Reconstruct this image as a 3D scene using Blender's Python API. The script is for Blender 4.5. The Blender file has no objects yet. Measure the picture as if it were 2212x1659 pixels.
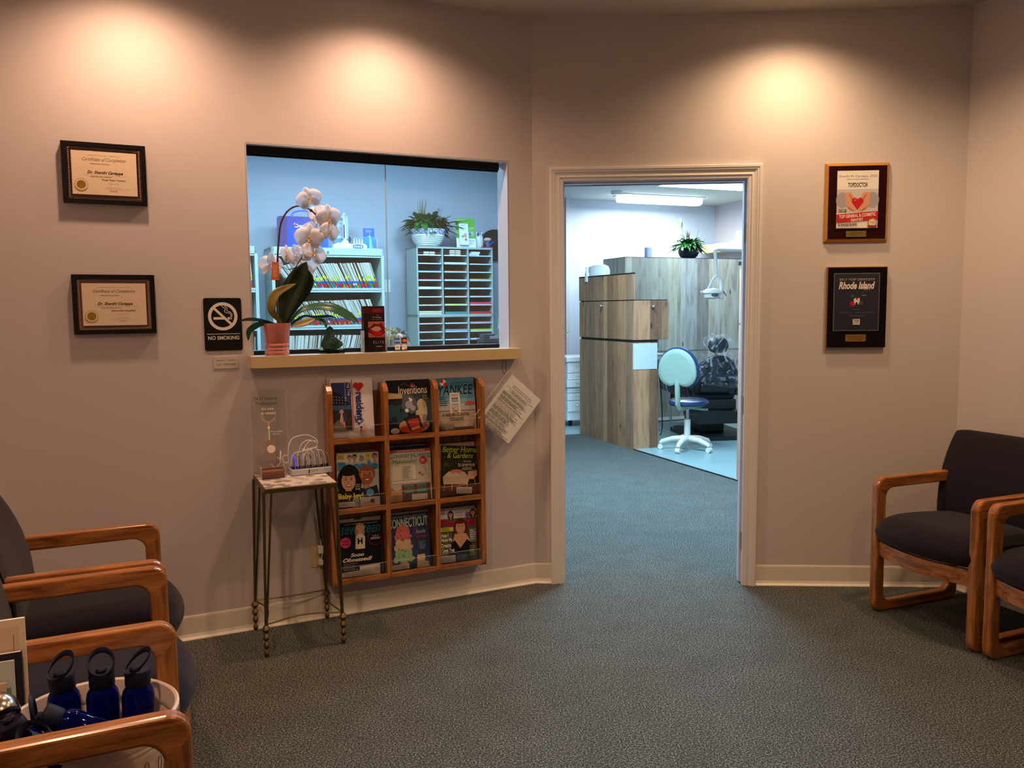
import bpy, math, random
from mathutils import Matrix, Vector
PI = math.pi
S = bpy.context.scene
COL = S.collection
# ---------------------------------------------------------------- camera, world, exposure
CAM_H = 1.4171
cd = bpy.data.cameras.new('camera'); cam = bpy.data.objects.new('camera', cd); COL.objects.link(cam)
cd.sensor_fit = 'HORIZONTAL'; cd.sensor_width = 36.0; cd.lens = 36.0 * 1788.66 / 2212.0
cd.clip_start = 0.02; cd.clip_end = 60
cam.matrix_world = (Matrix.Translation((0, 0, CAM_H)) @ Matrix.Rotation(PI / 2 - .0908, 4, 'X') @ Matrix.Rotation(-.0090, 4, 'Z'))
S.camera = cam
S.view_settings.view_transform = 'Standard'; S.view_settings.look = 'None'
S.view_settings.exposure = 0.0; S.view_settings.gamma = 1.0; S.view_settings.use_curve_mapping = False
wd = bpy.data.worlds.new('world'); S.world = wd; wd.use_nodes = True
wd.node_tree.nodes['Background'].inputs[0].default_value = (.55, .45, .36, 1)
wd.node_tree.nodes['Background'].inputs[1].default_value = .015

# ---------------------------------------------------------------- frames of the place
def frame(ox, oy, a): return Matrix.Translation((ox, oy, 0)) @ Matrix.Rotation(a, 4, 'Z')
X0, Y0, AL, AM, AR, DM = .1103, 4.1893, 3.577, -.0577, -1.1846, 2.097
FL = frame(X0, Y0, AL - PI)                       # counter wall: x right along it, y into it
FM = frame(X0, Y0, AM)                            # door wall
FR = frame(X0 + DM * math.cos(AM), Y0 + DM * math.sin(AM), AR)      # right wall
_c = FL @ Vector((-2.42, 0, 0))
FW = frame(_c.x, _c.y, AL - PI / 2)               # left wall behind the chairs
FO = frame(1.206, 8.177, AR + PI / 2)             # treatment room, origin at the wooden cabinet's corner
def at(F, x, y, z, rz=0, rx=0, ry=0):
    return F @ Matrix.Translation((x, y, z)) @ Matrix.Rotation(rz, 4, 'Z') @ Matrix.Rotation(rx, 4, 'X') @ Matrix.Rotation(ry, 4, 'Y')

# ---------------------------------------------------------------- lights of the place
CEIL = 2.829
def spot(F, x, y, power, col, size=146, blend=1.0, tilt=0, rad=.045, z=CEIL - .03):
    l = bpy.data.lights.new('downlight_lamp', 'SPOT'); l.energy = power; l.color = col
    l.spot_size = math.radians(size); l.spot_blend = blend; l.shadow_soft_size = rad
    o = bpy.data.objects.new('downlight_lamp', l); COL.objects.link(o); o.matrix_world = at(F, x, y, z, rx=tilt)
def area(F, x, y, z, power, col, sx, sy, rx=0):
    l = bpy.data.lights.new('ceiling_panel_lamp', 'AREA'); l.energy = power; l.color = col
    l.shape = 'RECTANGLE'; l.size = sx; l.size_y = sy
    o = bpy.data.objects.new('ceiling_panel_lamp', l); COL.objects.link(o); o.matrix_world = at(F, x, y, z, rx=rx)
WL = (1, .60, .375); WM = (1, .65, .37); COOL = (.47, .76, 1.0); NEU = (.66, .86, 1.0)
DOWN = [(FL, -.80, -.34, 56, WL), (FL, -1.80, -.34, 56, WL), (FM, 1.22, -.34, 58, WM), (FR, .80, -.60, 66, WM),
        (FM, .55, -1.9, 42, WM), (FM, 1.3, -3.2, 50, WM), (FM, -.75, -3.2, 95, WL)]
for F, x, y, p, c in DOWN: spot(F, x, y, p, c)
area(FL, -.9, 1.7, 2.80, 88, COOL, 1.2, .6)       # office panel
area(FL, .45, 1.8, 2.80, 46, COOL, .6, .6)
area(FO, -.95, -1.0, 2.80, 130, COOL, .6, 1.2)
area(FM, 1.1, 1.6, 2.80, 125, COOL, .6, .6)     # corridor panel
area(FO, 1.66, 1.0, 2.80, 40, NEU, 1.2, .6)       # treatment room panel
area(FO, 1.50, 2.1, 2.72, 48, (.9, .97, 1), 1.15, .28)   # long flush light by the rear wall

# ---------------------------------------------------------------- materials
MATS = {}
def lin(c): return tuple(((v / 255) / 12.92 if v <= 10 else (((v / 255) + .055) / 1.055) ** 2.4) for v in c)
def newmat(n):
    m = bpy.data.materials.new(n); m.use_nodes = True
    return m, m.node_tree.nodes, m.node_tree.links, m.node_tree.nodes['Principled BSDF']
def mat(n, c, rough=.5, metal=0, spec=.5, var=.04, scale=30, trans=0, ior=1.45, emis=0, alpha=1, bump=0, sheen=0):
    """plain surface; colour broken up a little by noise"""
    if n in MATS: return MATS[n]
    m, N, L, b = newmat(n); MATS[n] = m
    c = lin(c)
    b.inputs['Roughness'].default_value = rough; b.inputs['Metallic'].default_value = metal
    b.inputs['Specular IOR Level'].default_value = spec; b.inputs['IOR'].default_value = ior
    b.inputs['Transmission Weight'].default_value = trans; b.inputs['Alpha'].default_value = alpha
    b.inputs['Sheen Weight'].default_value = sheen
    if emis:
        b.inputs['Emission Color'].default_value = (*c, 1); b.inputs['Emission Strength'].default_value = emis
    tc = N.new('ShaderNodeTexCoord'); no = N.new('ShaderNodeTexNoise'); no.inputs['Scale'].default_value = scale
    no.inputs['Detail'].default_value = 3
    L.new(tc.outputs['Object'], no.inputs['Vector'])
    r = N.new('ShaderNodeMix'); r.data_type = 'RGBA'
    r.inputs[6].default_value = (*[v * (1 - var) for v in c], 1); r.inputs[7].default_value = (*[min(1, v * (1 + var)) for v in c], 1)
    L.new(no.outputs['Fac'], r.inputs[0]); L.new(r.outputs[2], b.inputs['Base Color'])
    if bump:
        bp = N.new('ShaderNodeBump'); bp.inputs['Strength'].default_value = bump; bp.inputs['Distance'].default_value = .002
        L.new(no.outputs['Fac'], bp.inputs['Height']); L.new(bp.outputs[0], b.inputs['Normal'])
    return m
def C(r, g, b_, rough=.45, spec=.3): return mat('ink_%d_%d_%d_%d' % (r, g, b_, int(rough * 100)), (r, g, b_), rough, spec=spec, var=.02, scale=60)
def ramp(N, stops):
    r = N.new('ShaderNodeValToRGB'); e = r.color_ramp.elements
    while len(e) < len(stops): e.new(.5)
    for k, (p, c) in enumerate(stops): e[k].position = p; e[k].color = (*lin(c), 1)
    return r
def carpet():
    m, N, L, b = newmat('carpet'); tc = N.new('ShaderNodeTexCoord')
    n1 = N.new('ShaderNodeTexNoise'); n1.inputs['Scale'].default_value = 165; n1.inputs['Detail'].default_value = 5; n1.inputs['Roughness'].default_value = .85
    n2 = N.new('ShaderNodeTexNoise'); n2.inputs['Scale'].default_value = 6; n2.inputs['Detail'].default_value = 3
    r = ramp(N, [(.40, (18, 22, 24)), (.48, (62, 68, 68)), (.53, (84, 88, 84)), (.62, (180, 174, 158))])
    L.new(tc.outputs['Object'], n1.inputs[0]); L.new(tc.outputs['Object'], n2.inputs[0])
    L.new(n1.outputs['Fac'], r.inputs[0])
    mx = N.new('ShaderNodeMix'); mx.data_type = 'RGBA'; mx.blend_type = 'MULTIPLY'; mx.inputs[0].default_value = 1
    r2 = ramp(N, [(.3, (235, 235, 235)), (.7, (255, 255, 255))]); L.new(n2.outputs['Fac'], r2.inputs[0])
    L.new(r.outputs[0], mx.inputs[6]); L.new(r2.outputs[0], mx.inputs[7]); L.new(mx.outputs[2], b.inputs['Base Color'])
    b.inputs['Roughness'].default_value = .95; b.inputs['Specular IOR Level'].default_value = .1
    bp = N.new('ShaderNodeBump'); bp.inputs['Strength'].default_value = .4; bp.inputs['Distance'].default_value = .003
    L.new(n1.outputs['Fac'], bp.inputs['Height']); L.new(bp.outputs[0], b.inputs['Normal'])
    return m
def wood(n, dark, light, axis, scale=22, rough=.28, coat=.5):
    """grain runs along axis (0 x, 1 y, 2 z) of the object"""
    if n in MATS: return MATS[n]
    m, N, L, b = newmat(n); MATS[n] = m
    tc = N.new('ShaderNodeTexCoord'); mp = N.new('ShaderNodeMapping')
    s = [scale] * 3; s[axis] = scale * .08; mp.inputs['Scale'].default_value = s
    L.new(tc.outputs['Object'], mp.inputs[0])
    n1 = N.new('ShaderNodeTexNoise'); n1.inputs['Scale'].default_value = 2.2; n1.inputs['Detail'].default_value = 6; n1.inputs['Distortion'].default_value = 1.2
    n2 = N.new('ShaderNodeTexNoise'); n2.inputs['Scale'].default_value = 14; n2.inputs['Detail'].default_value = 4
    L.new(mp.outputs[0], n1.inputs[0]); L.new(mp.outputs[0], n2.inputs[0])
    ad = N.new('ShaderNodeMath'); ad.operation = 'MULTIPLY_ADD'; ad.inputs[1].default_value = .35
    L.new(n2.outputs['Fac'], ad.inputs[0]); L.new(n1.outputs['Fac'], ad.inputs[2])
    mid = tuple((a + c) / 2 for a, c in zip(dark, light))
    r = ramp(N, [(.45, dark), (.62, mid), (.85, light)]); L.new(ad.outputs[0], r.inputs[0]); L.new(r.outputs[0], b.inputs['Base Color'])
    b.inputs['Roughness'].default_value = rough; b.inputs['Coat Weight'].default_value = coat; b.inputs['Coat Roughness'].default_value = .12
    return m
def planks(n, cols, w=.105, rough=.45):
    """upright weathered boards; works on faces along x or y of the object"""
    if n in MATS: return MATS[n]
    m, N, L, b = newmat(n); MATS[n] = m
    tc = N.new('ShaderNodeTexCoord'); sp = N.new('ShaderNodeSeparateXYZ'); L.new(tc.outputs['Object'], sp.inputs[0])
    a = N.new('ShaderNodeMath'); a.operation = 'SUBTRACT'; L.new(sp.outputs[0], a.inputs[0]); L.new(sp.outputs[1], a.inputs[1])
    d = N.new('ShaderNodeMath'); d.operation = 'DIVIDE'; L.new(a.outputs[0], d.inputs[0]); d.inputs[1].default_value = w
    nn = N.new('ShaderNodeTexNoise'); nn.noise_dimensions = '1D'; nn.inputs['Scale'].default_value = .35; L.new(d.outputs[0], nn.inputs['W'])
    ad = N.new('ShaderNodeMath'); ad.operation = 'MULTIPLY_ADD'; ad.inputs[1].default_value = 4.0; L.new(nn.outputs['Fac'], ad.inputs[0]); L.new(d.outputs[0], ad.inputs[2])
    fl = N.new('ShaderNodeMath'); fl.operation = 'FLOOR'; L.new(ad.outputs[0], fl.inputs[0])
    wn = N.new('ShaderNodeTexWhiteNoise'); wn.noise_dimensions = '1D'; L.new(fl.outputs[0], wn.inputs['W'])
    cb = N.new('ShaderNodeCombineXYZ'); L.new(a.outputs[0], cb.inputs[0]); L.new(sp.outputs[2], cb.inputs[2]); L.new(fl.outputs[0], cb.inputs[1])
    mp = N.new('ShaderNodeMapping'); mp.inputs['Scale'].default_value = (7, 1, 1.0); L.new(cb.outputs[0], mp.inputs[0])
    g = N.new('ShaderNodeTexNoise'); g.inputs['Scale'].default_value = 3; g.inputs['Detail'].default_value = 6; g.inputs['Distortion'].default_value = .6; L.new(mp.outputs[0], g.inputs[0])
    r = ramp(N, [(k / (len(cols) - 1), c) for k, c in enumerate(cols)]); L.new(wn.outputs['Value'], r.inputs[0])
    r2 = ramp(N, [(.28, (186, 176, 168)), (.48, (236, 232, 228)), (.7, (255, 255, 255))]); L.new(g.outputs['Fac'], r2.inputs[0])
    mx = N.new('ShaderNodeMix'); mx.data_type = 'RGBA'; mx.blend_type = 'MULTIPLY'; mx.inputs[0].default_value = .9
    L.new(r.outputs[0], mx.inputs[6]); L.new(r2.outputs[0], mx.inputs[7]); L.new(mx.outputs[2], b.inputs['Base Color'])
    vo = N.new('ShaderNodeTexVoronoi'); vo.inputs['Scale'].default_value = 2.4; mp2 = N.new('ShaderNodeMapping'); mp2.inputs['Scale'].default_value = (3.2, 1, 1.1); L.new(cb.outputs[0], mp2.inputs[0]); L.new(mp2.outputs[0], vo.inputs['Vector'])
    r3 = ramp(N, [(.03, (70, 60, 54)), (.075, (190, 184, 178)), (.13, (255, 255, 255))]); L.new(vo.outputs['Distance'], r3.inputs[0])
    m3 = N.new('ShaderNodeMix'); m3.data_type = 'RGBA'; m3.blend_type = 'MULTIPLY'; m3.inputs[0].default_value = .9
    L.new(mx.outputs[2], m3.inputs[6]); L.new(r3.outputs[0], m3.inputs[7]); L.new(m3.outputs[2], b.inputs['Base Color'])
    b.inputs['Roughness'].default_value = rough
    return m
def glassy(n, c, rough=.02, ior=1.45): return mat(n, c, rough, trans=1, ior=ior, var=0)
def clearfilm(n, c=(255, 255, 255), alpha=.12, rough=.08):
    return mat(n, c, rough, alpha=alpha, var=0)
M_wall = mat('painted_wall', (204, 194, 192), .72, spec=.25, var=.015, scale=90, bump=.12)
M_ceil = mat('ceiling_paint', (196, 190, 178), .85, spec=.15, var=.05, scale=160, bump=.5)
M_base = mat('baseboard_vinyl', (226, 218, 204), .42, var=.03)
M_trim = mat('cream_trim_paint', (226, 220, 216), .38, var=.02)
M_carpet = carpet()
M_vinyl = mat('vinyl_floor', (132, 160, 162), .32, var=.05, scale=4)
M_jamb = mat('white_jamb_paint', (214, 214, 222), .4)
M_black = mat('black_satin', (16, 13, 14), .4)
M_blackfr = mat('black_frame_paint', (18, 12, 12), .32)
M_fabric = mat('dark_plum_fabric', (32, 26, 36), .95, spec=.12, var=.18, scale=420, bump=.35, sheen=.12)
OAKD, OAKL = (112, 62, 26), (192, 124, 60)
M_oaky = wood('oak_along_depth', OAKD, OAKL, 1); M_oakz = wood('oak_upright', OAKD, OAKL, 2); M_oakx = wood('oak_across', OAKD, OAKL, 0)
M_brass = mat('antique_brass', (112, 96, 62), .42, metal=.85, var=.2, scale=60)
M_chrome = mat('chrome', (205, 205, 208), .15, metal=1)
M_white = mat('white_plastic', (232, 234, 232), .35)
M_paper = mat('white_paper', (236, 232, 226), .8, spec=.2)

# ---------------------------------------------------------------- mesh builder
class MB:
    def __init__(s): s.v = []; s.f = []; s.mi = []; s.sm = []; s.mats = []; s.layer = 0
    def m(s, mt):
        if mt not in s.mats: s.mats.append(mt)
        return s.mats.index(mt)
    def add(s, vs, fs, mt, smooth=False, T=None):
        o = len(s.v)
        s.v += [tuple(T @ Vector(v)) if T else tuple(v) for v in vs]
        k = s.m(mt)
        for f in fs: s.f.append(tuple(i + o for i in f)); s.mi.append(k); s.sm.append(smooth)
    def box(s, x0, x1, y0, y1, z0, z1, mt, T=None):
        v = [(x, y, z) for z in (z0, z1) for y in (y0, y1) for x in (x0, x1)]
        s.add(v, [(0, 2, 3, 1), (4, 5, 7, 6), (0, 1, 5, 4), (2, 6, 7, 3), (0, 4, 6, 2), (1, 3, 7, 5)], mt, T=T); return s
    def rings(s, rs, mt, closed=True, cap=True, smooth=True, T=None, loop=False):
        """skin successive rings of equal length"""
        n = len(rs[0]); v = [p for r in rs for p in r]; f = []
        for i in range(len(rs) - (0 if loop else 1)):
            i2 = (i + 1) % len(rs)
            for j in range(n if closed else n - 1):
                k = (j + 1) % n
                f.append((i * n + j, i * n + k, i2 * n + k, i2 * n + j))
        s.add(v, f, mt, smooth, T)
        if cap and closed and not loop:
            s.add(rs[0], [tuple(range(n))[::-1]], mt, False, T); s.add(rs[-1], [tuple(range(n))], mt, False, T)
        return s
    def tube(s, pts, r, mt, seg=8, cap=True, T=None, flat=1.0, loop=False):
        P = [Vector(p) for p in pts]; n = len(P); R = r if isinstance(r, (list, tuple)) else [r] * n
        rs = []; up = None
        for i in range(n):
            if loop: d = P[(i + 1) % n] - P[i - 1]
            else: d = P[min(i + 1, n - 1)] - P[max(i - 1, 0)]
            d.normalize()
            if up is None: up = Vector((0, 0, 1)) if abs(d.z) < .9 else Vector((1, 0, 0))
            a = d.cross(up)
            if a.length < 1e-5: a = d.orthogonal()
            a.normalize(); b = a.cross(d).normalized(); up = b
            rs.append([tuple(P[i] + a * math.cos(t) * R[i] + b * math.sin(t) * R[i] * flat) for t in [2 * PI * k / seg for k in range(seg)]])
        return s.rings(rs, mt, cap=cap, T=T, loop=loop)
    def lathe(s, prof, mt, seg=24, c=(0, 0, 0), cap=True, T=None, sx=1, sy=1):
        rs = [[(c[0] + r * math.cos(t) * sx, c[1] + r * math.sin(t) * sy, c[2] + z) for t in [2 * PI * k / seg for k in range(seg)]] for r, z in prof]
        return s.rings(rs, mt, cap=cap, T=T)
    def cyl(s, p0, p1, r, mt, seg=16, T=None, r1=None): return s.tube([p0, p1], [r, r if r1 is None else r1], mt, seg, T=T)
    def ball(s, c, r, mt, seg=16, sx=1, sy=1, sz=1, T=None):
        n = seg // 2
        return s.lathe([(max(r * math.sin(PI * k / n), r * .01), -r * math.cos(PI * k / n) * sz) for k in range(n + 1)], mt, seg, c, T=T, sx=sx, sy=sy)
    def prism(s, out, a0, a1, mt, axis='y', T=None, smooth=False):
        """2D outline extruded along an axis"""
        g = {'y': lambda p, a: (p[0], a, p[1]), 'z': lambda p, a: (p[0], p[1], a), 'x': lambda p, a: (a, p[0], p[1])}[axis]
        n = len(out); v = [g(p, a0) for p in out] + [g(p, a1) for p in out]
        s.add(v, [tuple(range(n)), tuple(range(2 * n - 1, n - 1, -1))], mt, False, T)
        s.add(v, [(i, n + i, n + (i + 1) % n, (i + 1) % n) for i in range(n)], mt, smooth, T); return s
    def ring2(s, outer, inner, a0, a1, mt, axis='y', T=None):
        """flat ring between two outlines of equal count, extruded"""
        g = {'y': lambda p, a: (p[0], a, p[1]), 'z': lambda p, a: (p[0], p[1], a), 'x': lambda p, a: (a, p[0], p[1])}[axis]
        n = len(outer); v = [g(p, a) for a in (a0, a1) for o in (outer, inner) for p in o]; f = []
        for i in range(n):
            k = (i + 1) % n
            f += [(i, k, n + k, n + i), (2 * n + i, 3 * n + i, 3 * n + k, 2 * n + k), (i, 2 * n + i, 2 * n + k, k), (n + i, n + k, 3 * n + k, 3 * n + i)]
        s.add(v, f, mt, False, T); return s
    # ---- flat art in the local x-z plane facing -y, each call a hair in front of the last
    def art(s, y=0, x=0, z=0, step=.00012, T=None): s.ay = y; s.ax = x; s.az = z; s.layer = 0; s.step = step; s.aT = T; return s
    def poly(s, pts, mt):
        s.layer += 1; y = s.ay - s.layer * s.step
        s.add([(s.ax + p[0], y, s.az + p[1]) for p in pts], [tuple(range(len(pts)))], mt, False, s.aT); return s
    def rect(s, x0, x1, z0, z1, mt): return s.poly([(x0, z0), (x1, z0), (x1, z1), (x0, z1)], mt)
    def disc(s, x, z, r, mt, rz=None, n=24, a0=0, a1=2 * PI, rot=0):
        rz = r if rz is None else rz; P = []
        full = abs(a1 - a0 - 2 * PI) < 1e-6
        for k in range(n + (0 if full else 1)):
            t = a0 + (a1 - a0) * k / n; u, w = r * math.cos(t), rz * math.sin(t)
            P.append((x + u * math.cos(rot) - w * math.sin(rot), z + u * math.sin(rot) + w * math.cos(rot)))
        return s.poly(P, mt)
    def annulus(s, x, z, r0, r1, mt, n=32, k=1):
        s.layer += 1; y = s.ay - s.layer * s.step; v = []; f = []
        for i in range(n):
            t = 2 * PI * i / n
            v += [(s.ax + x + r0 * math.cos(t), y, s.az + z + k * r0 * math.sin(t)), (s.ax + x + r1 * math.cos(t), y, s.az + z + k * r1 * math.sin(t))]
            j = (i + 1) % n; f.append((2 * i, 2 * j, 2 * j + 1, 2 * i + 1))
        s.add(v, f, mt, False, s.aT); return s
    def line(s, pts, w, mt):
        s.layer += 1; y = s.ay - s.layer * s.step
        for a, b in zip(pts, pts[1:]):
            dx, dz = b[0] - a[0], b[1] - a[1]; l = math.hypot(dx, dz) or 1; nx, nz = -dz / l * w / 2, dx / l * w / 2
            ex, ez = dx / l * w * .3, dz / l * w * .3
            q = [(a[0] + nx - ex, a[1] + nz - ez), (a[0] - nx - ex, a[1] - nz - ez), (b[0] - nx + ex, b[1] - nz + ez), (b[0] + nx + ex, b[1] + nz + ez)]
            s.add([(s.ax + p[0], y, s.az + p[1]) for p in q], [(0, 1, 2, 3)], mt, False, s.aT)
        return s
    def text(s, t, x0, x1, z0, z1, mt, bold=0, shear=0, rot=0):
        """lettering stretched to fill the box; rot turns it about the box centre"""
        V, Fc = glyphs(t, bold, shear)
        if not V: return s
        s.layer += 1; y = s.ay - s.layer * s.step
        xs = [v[0] for v in V]; zs = [v[1] for v in V]; a, b, c, d = min(xs), max(xs), min(zs), max(zs)
        cx, cz = (x0 + x1) / 2, (z0 + z1) / 2; W, H = x1 - x0, z1 - z0; cr, sr = math.cos(rot), math.sin(rot)
        if abs(rot) > .8: W, H = H, W
        vs = []
        for u, w in V:
            u = ((u - a) / (b - a) - .5) * W; w = ((w - c) / ((d - c) or 1) - .5) * H
            vs.append((s.ax + cx + u * cr - w * sr, y, s.az + cz + u * sr + w * cr))
        s.add(vs, Fc, mt, False, s.aT); return s
    def lines(s, x0, x1, z0, z1, n, mt, seed=1, fill=.45, center=False):
        """rows of print too small to read"""
        rr = random.Random(seed); h = (z1 - z0) / n
        s.layer += 1; y = s.ay - s.layer * s.step
        for k in range(n):
            w = (x1 - x0) * rr.uniform(.65, 1); a = x0 + ((x1 - x0 - w) / 2 if center else 0); z = z0 + h * (k + .3)
            x = a
            while x < a + w:
                l = min(rr.uniform(.06, .2) * (x1 - x0), a + w - x)
                s.add([(s.ax + x, y, s.az + z), (s.ax + x + l, y, s.az + z), (s.ax + x + l, y, s.az + z + h * fill), (s.ax + x, y, s.az + z + h * fill)], [(0, 1, 2, 3)], mt, False, s.aT)
                x += l + .02 * (x1 - x0)
        return s
    def build(s, name, parent=None, M=None, bevel=0, seg=2, subsurf=0, auto=35, solid=0):
        me = bpy.data.meshes.new(name); me.from_pydata(s.v, [], s.f)
        for m in s.mats: me.materials.append(m)
        me.polygons.foreach_set('material_index', s.mi); me.polygons.foreach_set('use_smooth', s.sm)
        me.update(); me.validate()
        if any(s.sm) and not subsurf: me.set_sharp_from_angle(angle=math.radians(auto))
        o = bpy.data.objects.new(name, me); COL.objects.link(o)
        if parent: o.parent = parent
        if M is not None: o.matrix_world = M
        if solid: md = o.modifiers.new('thickness', 'SOLIDIFY'); md.thickness = solid; md.offset = 0
        if bevel: md = o.modifiers.new('bevel', 'BEVEL'); md.width = bevel; md.segments = seg; md.limit_method = 'ANGLE'; md.angle_limit = math.radians(40)
        if subsurf: md = o.modifiers.new('smooth', 'SUBSURF'); md.levels = subsurf; md.render_levels = subsurf
        return o
_G = {}
def glyphs(t, bold=0, shear=0):
    k = (t, bold, shear)
    if k in _G: return _G[k]
    c = bpy.data.curves.new('t', 'FONT'); c.body = t; c.offset = bold; c.shear = shear; c.resolution_u = 3
    o = bpy.data.objects.new('t', c); me = bpy.data.meshes.new_from_object(o)
    _G[k] = ([(v.co.x, v.co.y) for v in me.vertices], [tuple(p.vertices) for p in me.polygons])
    bpy.data.meshes.remove(me); bpy.data.objects.remove(o); bpy.data.curves.remove(c)
    return _G[k]
def tag(o, label, cat, group=None, kind=None):
    o['label'] = label; o['category'] = cat
    if group: o['group'] = group
    if kind: o['kind'] = kind
    return o
def thing(name, label, cat, M, group=None):
    o = bpy.data.objects.new(name, None); COL.objects.link(o); o.matrix_world = M; o.empty_display_size = .05
    return tag(o, label, cat, group)
def struct(o): o['kind'] = 'structure'; return o
def copy_tree(o, parent=None):
    c = o.copy(); COL.objects.link(c); c.parent = parent
    for ch in o.children: copy_tree(ch, c)
    return c
def rrect(x0, x1, z0, z1, r, n=6):
    P = []
    for cx, cz, a in ((x1 - r, z1 - r, 0), (x0 + r, z1 - r, PI / 2), (x0 + r, z0 + r, PI), (x1 - r, z0 + r, 1.5 * PI)):
        P += [(cx + r * math.cos(a + PI / 2 * k / n), cz + r * math.sin(a + PI / 2 * k / n)) for k in range(n + 1)]
    return P
def bez(pts, n=16):
    """smooth curve through points"""
    P = [Vector(p) for p in pts]; Q = []
    P = [2 * P[0] - P[1]] + P + [2 * P[-1] - P[-2]]
    for i in range(1, len(P) - 2):
        for k in range(n):
            t = k / n; a, b, c, d = P[i - 1], P[i], P[i + 1], P[i + 2]
            Q.append(.5 * ((2 * b) + (c - a) * t + (2 * a - 5 * b + 4 * c - d) * t * t + (3 * b - a - 3 * c + d) * t ** 3))
    Q.append(P[-2]); return Q
# ================================================================ THE SETTING
WT = .12
# floor and ceiling
MB().box(-5, 6, -3, 13.5, -.05, 0, M_carpet).build('floor', M=Matrix.Identity(4))['kind'] = 'structure'
MB().box(-5, 6, -3, 13.5, CEIL, CEIL + .05, M_ceil).build('ceiling', M=Matrix.Identity(4))['kind'] = 'structure'
b = MB().box(.012, 3.2, -3.2, 4.3, -.01, .006, M_vinyl).box(-2.2, .012, 1.176, 4.3, -.01, .006, M_vinyl)
b.box(0, .014, -3.2, 0, -.01, .009, M_black)
struct(b.build('floor', M=FO))
struct(MB().box(-3.4, 3.6, .14, 8.5, CEIL - .004, CEIL - .0005, mat('rear_ceiling_paint', (206, 214, 214), .8, var=.03)).build('ceiling', M=FM))
# counter wall with its window
wx0, wx1, wz0, wz1 = -1.366, -.135, 1.222, 2.132
b = MB()
b.box(-2.55, wx0, 0, WT, 0, CEIL, M_wall).box(wx1, 0, 0, WT, 0, CEIL, M_wall)
b.box(wx0, wx1, 0, WT, 0, wz0 - .05, M_wall).box(wx0, wx1, 0, WT, wz1, CEIL, M_wall)
struct(b.build('wall_left', M=FL))
# door wall
dx0, dx1, dz = .135, 1.073, 2.058
b = MB().box(0, dx0, 0, WT, 0, CEIL, M_wall).box(dx1, DM + .1, 0, WT, 0, CEIL, M_wall).box(dx0, dx1, 0, WT, dz, CEIL, M_wall)
b.box(-.03, 0.01, .02, WT + .03, 0, CEIL, M_wall)
struct(b.build('wall_back', M=FM))
struct(MB().box(-.05, 6.6, 0, WT, 0, CEIL, M_wall).build('wall_right', M=FR))
struct(MB().box(-6.6, .05, 0, WT, 0, CEIL, M_wall).build('wall_far_left', M=FW))
struct(MB().box(-4.9, 5.9, -2.12, -2, 0, CEIL, M_wall).build('wall_front', M=Matrix.Identity(4)))
# baseboards: coved vinyl
prof = [(0, .103), (-.0035, .1025), (-.005, .095), (-.006, .024), (-.010, .012), (-.019, .003), (-.019, 0), (0, 0)]
def baseboard(x0, x1, F, name):
    b = MB(); b.prism(prof, x0, x1, M_base, 'x'); struct(b.build(name, M=F))
baseboard(-2.42, .012, FL, 'baseboard_left'); baseboard(-.004, .088, FM, 'baseboard_back'); baseboard(1.124, DM + .01, FM, 'baseboard_back')
baseboard(-.02, 6, FR, 'baseboard_right'); baseboard(-6, 0, FW, 'baseboard_far_left')
# door: casing, lining, stop, hinge
b = MB(); cp = [(0, 0), (0, .008), (.004, .011), (.016, .012), (.020, .016), (.030, .014), (.040, .017), (.046, .021), (.052, .021), (.055, .024), (.066, .024), (.069, .021), (.069, 0)]
i0, i1, iz = .154, 1.054, 2.040
R = [[(i0 - d, -t, 0) for d, t in cp], [(i0 - d, -t, iz + d) for d, t in cp], [(i1 + d, -t, iz + d) for d, t in cp], [(i1 + d, -t, 0) for d, t in cp]]
b.rings(R, M_trim, closed=False, smooth=False)
d1 = thing('door_1', 'cream painted door frame with moulded casing between reception window and plaques', 'door frame', FM); d1['kind'] = 'structure'
for k in ('label', 'category'): del d1[k]
b.build('casing', d1)
b = MB(); j0, j1, jz = .148, 1.060, 2.046
b.box(dx0, j0, 0, WT, 0, jz, M_jamb).box(j1, dx1, 0, WT, 0, jz, M_jamb).box(dx0, dx1, 0, WT, jz, dz, M_jamb)
b.box(j0, j0 + .011, .045, .08, 0, jz - .01, M_jamb).box(j1 - .011, j1, .045, .08, 0, jz - .01, M_jamb)
b.box(j0, j1, .045, .08, jz - .011, jz, M_jamb)
b.build('lining', d1, bevel=.0015)
b = MB().box(j0, j1, .082, .118, jz - .012, jz - .001, M_black); b.build('head_seal', d1)
for hz in (.92, 1.78, .22):
    b = MB().box(j1 - .002, j1, .012, .042, hz - .045, hz + .045, mat('hinge_brass', (150, 130, 80), .35, metal=.9)).cyl((j1 - .003, .008, hz - .047), (j1 - .003, .008, hz + .047), .004, mat('hinge_brass', (150, 130, 80)), 10)
    b.build('hinge', d1)
# inner casing on the corridor side
b = MB().box(.066, .148, WT, WT + .015, 0, 2.12, M_trim).box(1.06, 1.14, WT, WT + .015, 0, 2.12, M_trim).box(.148, 1.06, WT, WT + .015, 2.046, 2.12, M_trim)
b.build('inner_casing', d1)
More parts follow.
